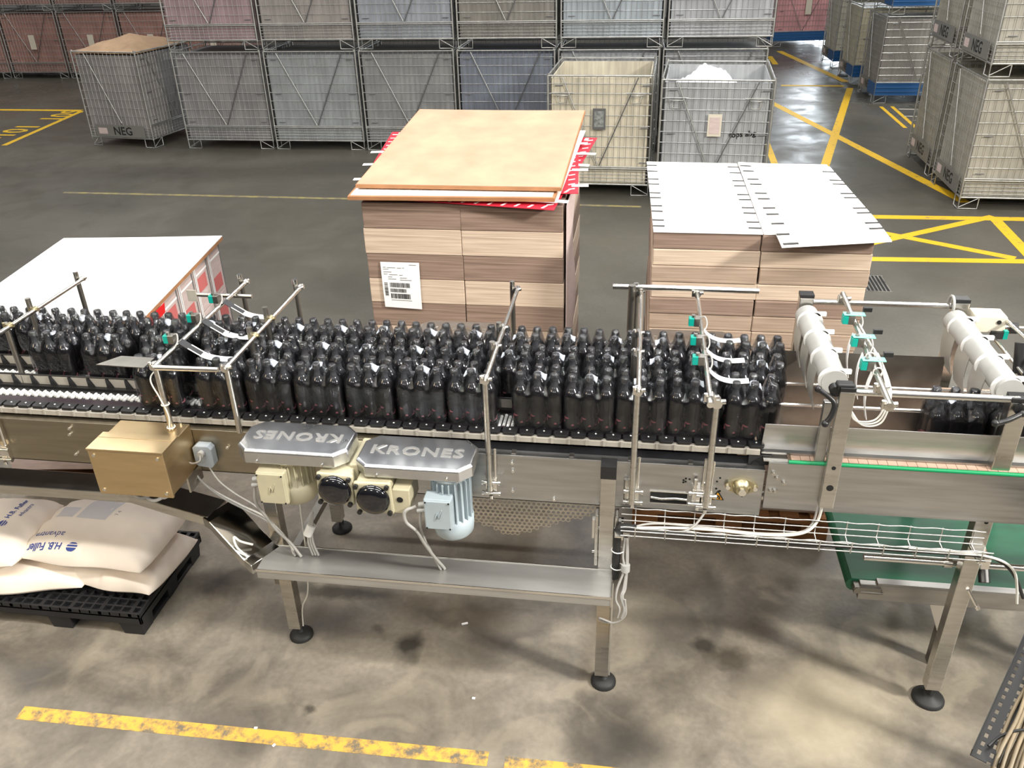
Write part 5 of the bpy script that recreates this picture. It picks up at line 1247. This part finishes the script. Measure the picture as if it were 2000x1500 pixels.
# ------------------------------------------------------------------ black plastic pallet
PX0, PX1, PY0, PY1 = -3.36, -2.232, 2.70, 3.32
BP = thing('plastic_pallet', 'black slatted plastic pallet carrying white bags at lower left', 'pallet', ((PX0+PX1)/2, (PY0+PY1)/2, 0)); 
m = MB(); m.bx(PX0, PX1, PY0, PY1, 0.118, 0.128)
nx = 22; ny = 13
for i in range(nx+1):
    x = PX0+(PX1-PX0)*i/nx; w_ = 0.010 if i % 3 else 0.020; w_ = 0.026 if i in (0, nx) else w_
    m.bx(max(PX0, x-w_/2), min(PX1, x+w_/2), PY0, PY1, 0.128, 0.1500)
for j in range(ny+1):
    y = PY0+(PY1-PY0)*j/ny; w_ = 0.010 if j % 3 else 0.018; w_ = 0.026 if j in (0, ny) else w_
    m.bx(PX0, PX1, max(PY0, y-w_/2), min(PY1, y+w_/2), 0.128, 0.1495)
m.bx(PX0, PX1, PY0, PY0+0.012, 0.085, 0.128); m.bx(PX0, PX1, PY1-0.012, PY1, 0.085, 0.128); m.bx(PX0, PX0+0.012, PY0, PY1, 0.085, 0.128); m.bx(PX1-0.012, PX1, PY0, PY1, 0.085, 0.128)
m.build('deck', 'pallet_black', BP, 0.0015)
for x in (PX0+0.07, (PX0+PX1)/2+0.12, PX1-0.07):
    for y in (PY0+0.06, (PY0+PY1)/2, PY1-0.06):
        m = MB(); b0, b1 = 0.065, 0.052
        m.add([(x+sx*b, y+sy*b*0.85, z) for b, z in ((b0, 0.125), (b1, 0.0)) for sx, sy in ((-1, -1), (1, -1), (1, 1), (-1, 1))], [(0, 1, 2, 3), (7, 6, 5, 4), (0, 4, 5, 1), (1, 5, 6, 2), (2, 6, 7, 3), (3, 7, 4, 0)]); m.build('foot_block', 'pallet_black', BP, 0.004)
    m = MB(); m.bx(x-0.050, x+0.050, PY0+0.02, PY1-0.02, 0.001, 0.022); m.build('runner', 'pallet_black', BP, 0.003)
# ------------------------------------------------------------------ paper bags of granulate
MT['bag'] = mat('white_paper_bag', srgb((232, 220, 206))[:3], 0.55, 0.0, 0.06, 6, bump=0.10, bscale=16)
def bag(lab, cx, cy, z0, L, W, T, rz, seed, tilt=0.0, pinch=0.05):
    rb_ = random.Random(seed); ph = [rb_.uniform(0, 6) for _ in range(8)]
    Rz = Matrix.Rotation(rz, 3, 'Z')
    def outline(u, v):
        x = u*L/2*(1-0.05*abs(v)**4); y = v*W/2*(1-pinch*(1-math.cos(u*PI))/2*0.6+0.03*math.cos(u*5+ph[0]))
        return x, y
    def th(u, v): return max(0, 1-abs(u)**5)**0.62*max(0, 1-abs(v)**3.2)**0.62
    def wr(u, v):
        e = max(abs(u)**4, abs(v)**3)
        return 0.011*e*math.sin(13*v*math.copysign(1, u)+4*u+ph[1])*min(1, (1-abs(u))*12)*min(1, (1-abs(v))*12)+0.004*math.sin(4*u+ph[2])*math.sin(3.4*v+ph[3])*th(u, v)
    def topz(u, v): return T*0.34+T*0.66*th(u, v)+wr(u, v)+tilt*u*L/2
    def botz(u, v): return T*0.34*(1-th(u, v)**0.8)*1.0+tilt*u*L/2*0
    def top(u, v):
        x, y = outline(u, v); p = Rz @ V((x, y, 0)); return V((cx+p.x, cy+p.y, z0+topz(u, v)))
    def bot(u, v):
        x, y = outline(u, v); p = Rz @ V((x, y, 0)); return V((cx+p.x, cy+p.y, z0+min(botz(u, v), topz(u, v)-0.002)))
    t = thing('paper_bag', lab, 'bag', (cx, cy, z0), 'paper bags on the black pallet')
    NU, NV = 44, 32; m = MB(); W_ = NU+1
    vs = [top(-1+2*i/NU, -1+2*j/NV) for j in range(NV+1) for i in range(W_)]
    lo = [bot(-1+2*i/NU, -1+2*j/NV) for j in range(NV+1) for i in range(W_)]
    fs = [(j*W_+i, j*W_+i+1, (j+1)*W_+i+1, (j+1)*W_+i) for j in range(NV) for i in range(NU)]
    n = len(vs); fs2 = [tuple(n+k for k in f[::-1]) for f in fs]
    rim = [i for i in range(W_)]+[j*W_+NU for j in range(1, NV+1)]+[NV*W_+i for i in range(NU-1, -1, -1)]+[j*W_ for j in range(NV-1, 0, -1)]
    k = len(rim); fs3 = [(rim[i], n+rim[i], n+rim[(i+1) % k], rim[(i+1) % k]) for i in range(k)]
    m.add(vs+lo, fs+fs2+fs3, True); m.build('sack', 'bag', t)
    def inv(x, y):   # bag-local metres -> u,v (iterate)
        u, v = x/(L/2), y/(W/2)
        for _ in range(6):
            a, b = outline(u, v); u += (x-a)/(L/2); v += (y-b)/(W/2)
            u = max(-0.98, min(0.98, u)); v = max(-0.98, min(0.98, v))
        return u, v
    def surf(x, y, dz=0.0015):
        u, v = inv(x, y); e = 0.01
        p = top(u, v); nrm = (top(u+e, v)-top(u-e, v)).cross(top(u, v+e)-top(u, v-e)).normalized()
        return p+nrm*dz
    return t, surf
def bag_text(t, surf, body, x, y, size, ang, m_='ink_blue', sx=1.0, bold=0.0):
    tm = text_mb(body, size, Matrix.Identity(4), 0.0, bold)
    c, s = math.cos(ang), math.sin(ang)
    tm.v = [tuple(surf(x+v[0]*sx*c-v[1]*s, y+v[0]*sx*s+v[1]*c)) for v in tm.v]
    tm.build('printed_text', m_, t)
def bag_logo(t, surf, x, y, r, ang):
    m = MB(); c, s = math.cos(ang), math.sin(ang)
    for a, b in ((-0.95, -0.62), (-0.40, -0.02), (0.22, 0.95)):
        def fn(u, v, a=a, b=b):
            yy = a+(b-a)*v; w_ = math.sqrt(max(0, 1-yy*yy)); xx = (-1+2*u)*w_
            return surf(x+r*(1.15*xx*c-yy*s), y+r*(1.15*xx*s+yy*c))
        m.sheet(fn, 10, 4)
    m.build('printed_logo', 'ink_blue', t)
def bag_panel(t, surf, x0, x1, y0, y1, m_='bag_print'):
    m = MB(); m.sheet(lambda u, v: surf(x0+(x1-x0)*u, y0+(y1-y0)*v, 0.0008), 14, 10); m.build('printed_panel', m_, t)
MT['bag_print'] = mat('pale_blue_grey_print', srgb((196, 192, 192))[:3], 0.6)
bag('lower left white bag with a loose front corner on the black pallet', -2.90, 2.90, 0.151, 0.62, 0.34, 0.125, 0.22, 1)
tb_, sf_ = bag('lower right white bag with folded corner under the big top bag', -2.45, 3.02, 0.151, 0.54, 0.44, 0.135, -0.10, 2)
tb_, sf_ = bag('big white bag with blue lettering on top of the black pallet', -2.545, 3.03, 0.282, 0.68, 0.47, 0.148, -0.03, 3)
bag_text(tb_, sf_, 'advantra', -0.20, -0.125, 0.048, PI)
bag_text(tb_, sf_, 'H.B. Fuller', -0.20, -0.182, 0.046, PI, 'ink_blue', 1.0, 0.001)
bag_logo(tb_, sf_, -0.045, -0.184, 0.024, PI)
bag_panel(tb_, sf_, -0.26, -0.16, 0.0, 0.08); bag_panel(tb_, sf_, -0.14, 0.02, 0.0, 0.18)
bag_text(tb_, sf_, '7 4', 0.055, 0.06, 0.03, PI/2, 'ink_grey')
tb_, sf_ = bag('white bag sagging over the left end of the big lettered bag', -3.165, 2.965, 0.288, 0.60, 0.50, 0.160, 0.08, 5)
bag_text(tb_, sf_, 'H.B. Fuller', 0.16, 0.07, 0.036, PI/2-0.1, 'ink_blue', 1.0, 0.001); bag_text(tb_, sf_, 'advantra', 0.205, 0.07, 0.030, PI/2-0.1)
bag_logo(tb_, sf_, 0.155, -0.045, 0.019, PI/2)
# ------------------------------------------------------------------ wire mesh cages
def wire(m, a, b, r=0.0032):
    m.cyl(a, b, r, n=4, caps=False, smooth=False)
def cage_meshes(w_, d_, h=1.38, kind='long'):
    hw, hd = w_/2, d_/2; R = {}
    m = MB()
    for x in (-hw, hw):
        for y in (-hd, hd):
            m.cyl((x, y, 0.12), (x, y, h), 0.013, n=6); m.cyl((x*0.985, y*0.985, h-0.01), (x*0.985, y*0.985, h+0.02), 0.018, n=6)
    for z, r in ((0.135, 0.011), (h-0.004, 0.009)):
        for a, b in (((-hw, -hd), (hw, -hd)), ((-hw, hd), (hw, hd)), ((-hw, -hd), (-hw, hd)), ((hw, -hd), (hw, hd))): m.cyl((*a, z), (*b, z), r, n=6)
    for z in (0.345, 0.325): m.cyl((-hw, -hd-0.006, z), (hw, -hd-0.006, z), 0.008, n=6)
    R['frame'] = (m, 'galv')
    def panel(a, b, hp=0.068, skip=None):
        m = MB(); a, b = V(a), V(b); L = (b-a).length; n = int(L/hp)
        for i in range(1, n): p = a.lerp(b, i/n); wire(m, p+V((0, 0, 0.14)), p+V((0, 0, h)), 0.0026)
        for z in (0.175, 0.215, 0.255, 0.295, 0.46, 0.58, 0.70, 0.82, 0.94, 1.06, 1.18, 1.29): wire(m, a+V((0, 0, z)), b+V((0, 0, z)), 0.0036)
        return m
    R['front_mesh'] = (panel((-hw, -hd, 0), (hw, -hd, 0)), 'galv')
    R['back_mesh'] = (panel((-hw, hd, 0), (hw, hd, 0)), 'galv')
    R['side_mesh'] = (panel((-hw, -hd, 0), (-hw, hd, 0)), 'galv')
    R['side_mesh.'] = (panel((hw, -hd, 0), (hw, hd, 0)), 'galv')
    m = MB()
    m.cyl((-hw*0.72, -hd-0.010, h-0.02), (-0.01, -hd-0.010, 0.36), 0.007, n=6); R['brace'] = (m, 'galv')
    m = MB(); m.cyl((hw*0.72, -hd-0.010, h-0.02), (0.01, -hd-0.010, 0.36), 0.007, n=6); R['brace.'] = (m, 'galv_dark')  # shade on this brace painted in with the darker wire
    m = MB(); m.cyl((-hw-0.008, hd*0.6, h-0.03), (-hw-0.008, -hd*0.1, 0.36), 0.007, n=6); R['brace..'] = (m, 'galv')
    for q, (sx, sy) in enumerate(((-1, -1), (1, -1), (-1, 1), (1, 1))):
        m = MB(); x, y = sx*hw, sy*hd; r = 0.008; s = 0.20
        m.tube([(x, y, 0.14), (x, y, r), (x-sx*s, y, r), (x-sx*s, y, 0.14)], r, 6)
        m.tube([(x, y, 0.02), (x-sx*s, y, 0.13)], 0.006, 6); m.tube([(x, y, r), (x, y-sy*0.16, r), (x, y-sy*0.16, 0.14)], r, 6)
        R['foot'+'.'*q] = (m, 'galv')
    m = MB(); e = 0.03; t_ = 0.012
    if kind == 'open':
        for a in ((-hw+e, -hw+e+t_, -hd+e, hd-e), (hw-e-t_, hw-e, -hd+e, hd-e), (-hw+e, hw-e, -hd+e, -hd+e+t_), (-hw+e, hw-e, hd-e-t_, hd-e)): m.bx(a[0], a[1], a[2], a[3], 0.145, h-0.035)
        m.bx(-hw+e, hw-e, -hd+e, hd-e, 0.142, 0.150)
    else: m.bx(-hw+e, hw-e, -hd+e, hd-e, 0.142, h-0.05)
    R['liner'] = (m, 'liner')
    m = MB()
    for x, z in ((-hw*0.86, 0.80), (hw*0.80, 0.80), (-hw*0.86, 1.27), (hw*0.80, 1.27), (-hw*0.86, 0.40), (hw*0.80, 0.40)): wire(m, (x, -hd-0.008, z), (x+0.09, -hd-0.008, z), 0.006)
    R['latches'] = (m, 'galv_dark')
    # lettered plate on the short side
    m = MB(); m.bx(-hw-0.014, -hw-0.008, -hd*0.78, hd*0.78, 0.15, 0.33); R['sign_plate'] = (m, 'plate_grey')
    return R
MT['plate_grey'] = mat('grey_sign_plate', (0.22, 0.215, 0.20), 0.5, 0.3)
MT['blue_paint'] = mat('blue_cage_paint', (0.012, 0.085, 0.24), 0.45)
PROTO = {}
def cage_proto(key, w_, d_, kind='long', plate=True):
    root = thing('mesh_cage', 'x', 'cage')
    for k, (m, mt) in cage_meshes(w_, d_, kind=kind).items():
        nm = k.rstrip('.')
        if nm == 'sign_plate':
            if not plate: continue
            p = m.build('sign_plate', mt, root)
            tm = text_mb('NEG', 0.17, frame4((-w_/2-0.0148, 0.06*0-0.05, 0.235), (0, -1, 0), (0, 0, 1)), 0.0006, 0.003); tm.build('plate_lettering', 'ink', p)
            q = MB(); q.bx(-w_/2-0.016, -w_/2-0.0145, d_/2*0.42, d_/2*0.70, 0.19, 0.28); q.build('plate_tag', 'pinkcard', p)
            continue
        m.build(nm, mt, root)
    PROTO[key] = [root, False]
cage_proto('long', 1.35, 1.12); cage_proto('open', 1.20, 1.34, 'open', False); cage_proto('blue', 1.35, 1.12)
def put_cage(key, x, y, z, rz, col, lab, grp, extra=None):
    pr = PROTO[key]
    o = pr[0] if not pr[1] else copy_tree(pr[0])
    pr[1] = True
    o.location = (x, y, z); o.rotation_euler = (0, 0, rz)
    o['label'] = lab; o['group'] = grp; o['category'] = 'cage'
    for ch in o.children:
        if ch.name.split('.')[0] == 'liner': ch.color = (*[v for v in srgb(col)[:3]], 1)
    return o
def add_part(o, mb_, name, mt, lab=None):
    return mb_.build(name, mt, PARENTZERO(o), label=lab)
def PARENTZERO(o):
    ORG[o.name] = (0, 0, 0); return o
# blue base panels belong to the blue prototype
root = PROTO['blue'][0]; hw, hd = 1.35/2, 1.12/2
m = MB(); m.bx(-hw-0.005, hw+0.005, -hd-0.018, -hd-0.012, 0.14, 0.33); m.bx(hw+0.010, hw+0.016, -hd, hd, 0.14, 0.33)
for z in (0.14, 0.20, 0.265, 0.33): m.cyl((-hw-0.005, -hd-0.020, z), (hw+0.005, -hd-0.020, z), 0.006, n=6)
m.build('blue_base', 'blue_paint', root)
m = MB(); m.bx(-hw-0.022, -hw-0.016, -hd, -hd*0.2, 0.14, 0.33); m.build('blue_base', 'blue_paint', root)
G = 'mesh cages in the long back row'
XS = [-6.09+1.407*k for k in range(6)]
greys_lo = [(128, 126, 126), (140, 144, 146), (130, 130, 130), (110, 116, 128), (140, 142, 146), (132, 134, 136)]
greys_hi = [(150, 128, 132), (142, 136, 132), (138, 142, 150), (122, 118, 112), (150, 158, 164), (156, 158, 162)]  # first entry takes a pinkish tint from the painted haze
for k, x in enumerate(XS):
    put_cage('long', x, 12.80, 0, 0, greys_lo[k], 'grey-lined mesh cage in the lower tier of the back row, %s from the left' % ORD[k], G)
    put_cage('long', x+0.04*(k/5), 12.80, 1.40, 0, greys_hi[k], 'grey-lined mesh cage in the upper tier of the back row, %s from the left' % ORD[k], G)
# two open-topped cages standing in front of the row
opens = []
for x, yf, wd, col, lab in ((-0.45, 10.16, 1.21, (196, 188, 168), 'open mesh cage with beige lining and metal-framed card in front of the back row'), (0.86, 9.86, 1.22, (156, 158, 160), 'open mesh cage with white plastic heaped inside in front of the back row')):
    opens.append((x, put_cage('open', x, yf+0.67, 0, -0.03 if x < 0 else -0.06, col, lab, 'open mesh cages in front of the back row')))
for x, o in opens:
    m = MB(); hw, hd = 0.6, 0.67
    for sx in (-1, 1):
        m = MB(); m.tube([(sx*0.50, -hd-0.012, 1.17), (sx*0.50, -hd-0.06, 1.17), (sx*0.36, -hd-0.06, 1.17), (sx*0.36, -hd-0.012, 1.17)], 0.006, 6); m.tube([(sx*0.56, -hd-0.012, 1.19), (sx*0.30, -hd-0.012, 1.19)], 0.006, 6); m.tube([(sx*0.49, -hd-0.012, 1.17), (sx*0.47, -hd-0.012, 1.08), (sx*0.38, -hd-0.012, 1.08), (sx*0.37, -hd-0.012, 1.17)], 0.005, 6); m.build('handle', 'galv', PARENTZERO(o))
    m = MB(); m.bx(-0.075, 0.075, -hd-0.022, -hd-0.014, 0.78, 1.02); c = m.build('card_holder', 'galv_dark' if x < 0 else 'card_cream', PARENTZERO(o))
    m = MB(); m.bx(-0.055, 0.055, -hd-0.026, -hd-0.022, 0.81, 0.99); m.build('card', 'card_glint' if x < 0 else 'pinkcard', c); 
    if x < 0:
        m = MB(); m.bx(-0.56, 0.56, -0.63, 0.62, 0.15, 0.98); m.build('contents', 'content_dark', PARENTZERO(o))
    else:
        m = MB(); m.bx(-0.56, 0.56, -0.63, 0.62, 0.15, 1.05)
        m.build('contents', 'content_grey', PARENTZERO(o))
        tm = text_mb('tops abg', 0.085, frame4((0.31, -hd-0.004+0.03, 0.80), (1, 0, 0.10), (0, 0, 1)), 0.0005, 0.002); tm.v = [(a, -hd+0.026, b2) for a, b1, b2 in tm.v]; tm.build('scrawled_lettering', 'ink', PARENTZERO(o))
        def heap(u, v):
            a = (u-0.5)*1.02; b = (v-0.5)*1.16; r = math.hypot((a+0.10)/0.36, (b-0.20)/0.46)
            return (a, b, 1.06+0.33*math.exp(-r*r)+0.035*math.sin(a*23+b*9)*math.sin(b*17)*math.exp(-r*0.8)+0.02*math.sin(a*51)*math.sin(b*47))
        m = MB(); m.sheet(heap, 44, 44, 0.006); h_ = single(m, 'plastic_sheeting', 'white_sheeting', 'heap of crumpled white plastic sheeting inside the open mesh cage', 'plastic sheeting'); h_.location = o.location; h_.rotation_euler = o.rotation_euler
# single cage standing apart on the left, short side to the camera
o = put_cage('long', -7.78, 12.98, 0, PI/2-0.145, (136, 132, 130), 'mesh cage with lettered plate and tan peaked cover standing apart on the left', 'mesh cages on the left')
def tent(u, v):
    a = (u-0.5)*1.36; b = (v-0.5)*1.14; r = max(abs(a)/0.68, abs(b)/0.57)
    return (a, b, 1.36+0.20*max(0, 1-r)**0.8+0.012*math.sin(a*9)*math.sin(b*11))
m = MB(); m.sheet(tent, 26, 22, 0.004); m.build('cover_sheet', 'tan_cover', PARENTZERO(o))
# far row on the left, pink haze painted into the lining colours
for k in range(5):
    o = put_cage('long', -14.9+1.42*k, 19.10, 0, 0, (152, 114, 104), 'pink haze-tinted mesh cage with white card, far left row, %s from left' % ORD[k], 'haze-tinted mesh cages in the far left row')
    m = MB(); m.bx(-0.05, 0.09, -0.585, -0.578, 0.62, 0.92); m.build('card', 'card_cream', PARENTZERO(o))
    put_cage('long', -14.9+1.42*k, 19.10, 1.40, 0, (144, 106, 98), 'pink haze-tinted mesh cage, upper tier of far left row, %s from the left' % ORD[k], 'haze-tinted mesh cages in the far left row')
# right-hand group
W_ = [(0, 'near', 'lower'), (1, 'far', 'lower')]
for y, nm in ((10.40, 'nearer'), (11.72, 'farther')):
    for z, tier in ((0, 'lower'), (1.40, 'upper')):
        put_cage('long', 4.24+(0.04 if nm == 'farther' else 0), y, z, -0.02, (160, 155, 140) if nm == 'farther' else (164, 160, 148), '%s mesh cage of the %s beige-lined pair at the right edge' % (tier, nm), 'beige-lined mesh cages at the right edge')
# blue-based cages by the door
put_cage('blue', 4.62, 16.45, 0, 0.02, (138, 134, 128), 'blue-based mesh cage with grey lining beside the yellow cross lines', 'blue-based mesh cages near the door')
put_cage('blue', 4.68, 16.50, 1.40, 0.02, (196, 190, 178), 'blue-based mesh cage stacked on the grey-lined blue-based one', 'blue-based mesh cages near the door')
put_cage('blue', 4.62, 18.35, 0, 0.03, (200, 192, 166), 'cream-lined mesh cage directly behind the grey-lined blue-based one', 'blue-based mesh cages near the door')
put_cage('blue', 4.62, 20.3, 0, 0.03, (206, 202, 186), 'pale mesh cage farthest back beside the bright doorway', 'blue-based mesh cages near the door')
put_cage('blue', 4.62, 18.35, 1.40, 0.03, (208, 200, 180), 'cream-lined mesh cage in the upper tier behind the blue-based stack', 'blue-based mesh cages near the door')
o = put_cage('blue', 3.70, 23.6, 0, 0.16, (204, 148, 150), 'pink-lined blue-based mesh cage standing alone near the bright doorway', 'blue-based mesh cages near the door')
m = MB(); m.bx(0.02, 0.16, -0.60, -0.582, 0.72, 1.10); m.build('card', 'card_cream', PARENTZERO(o))
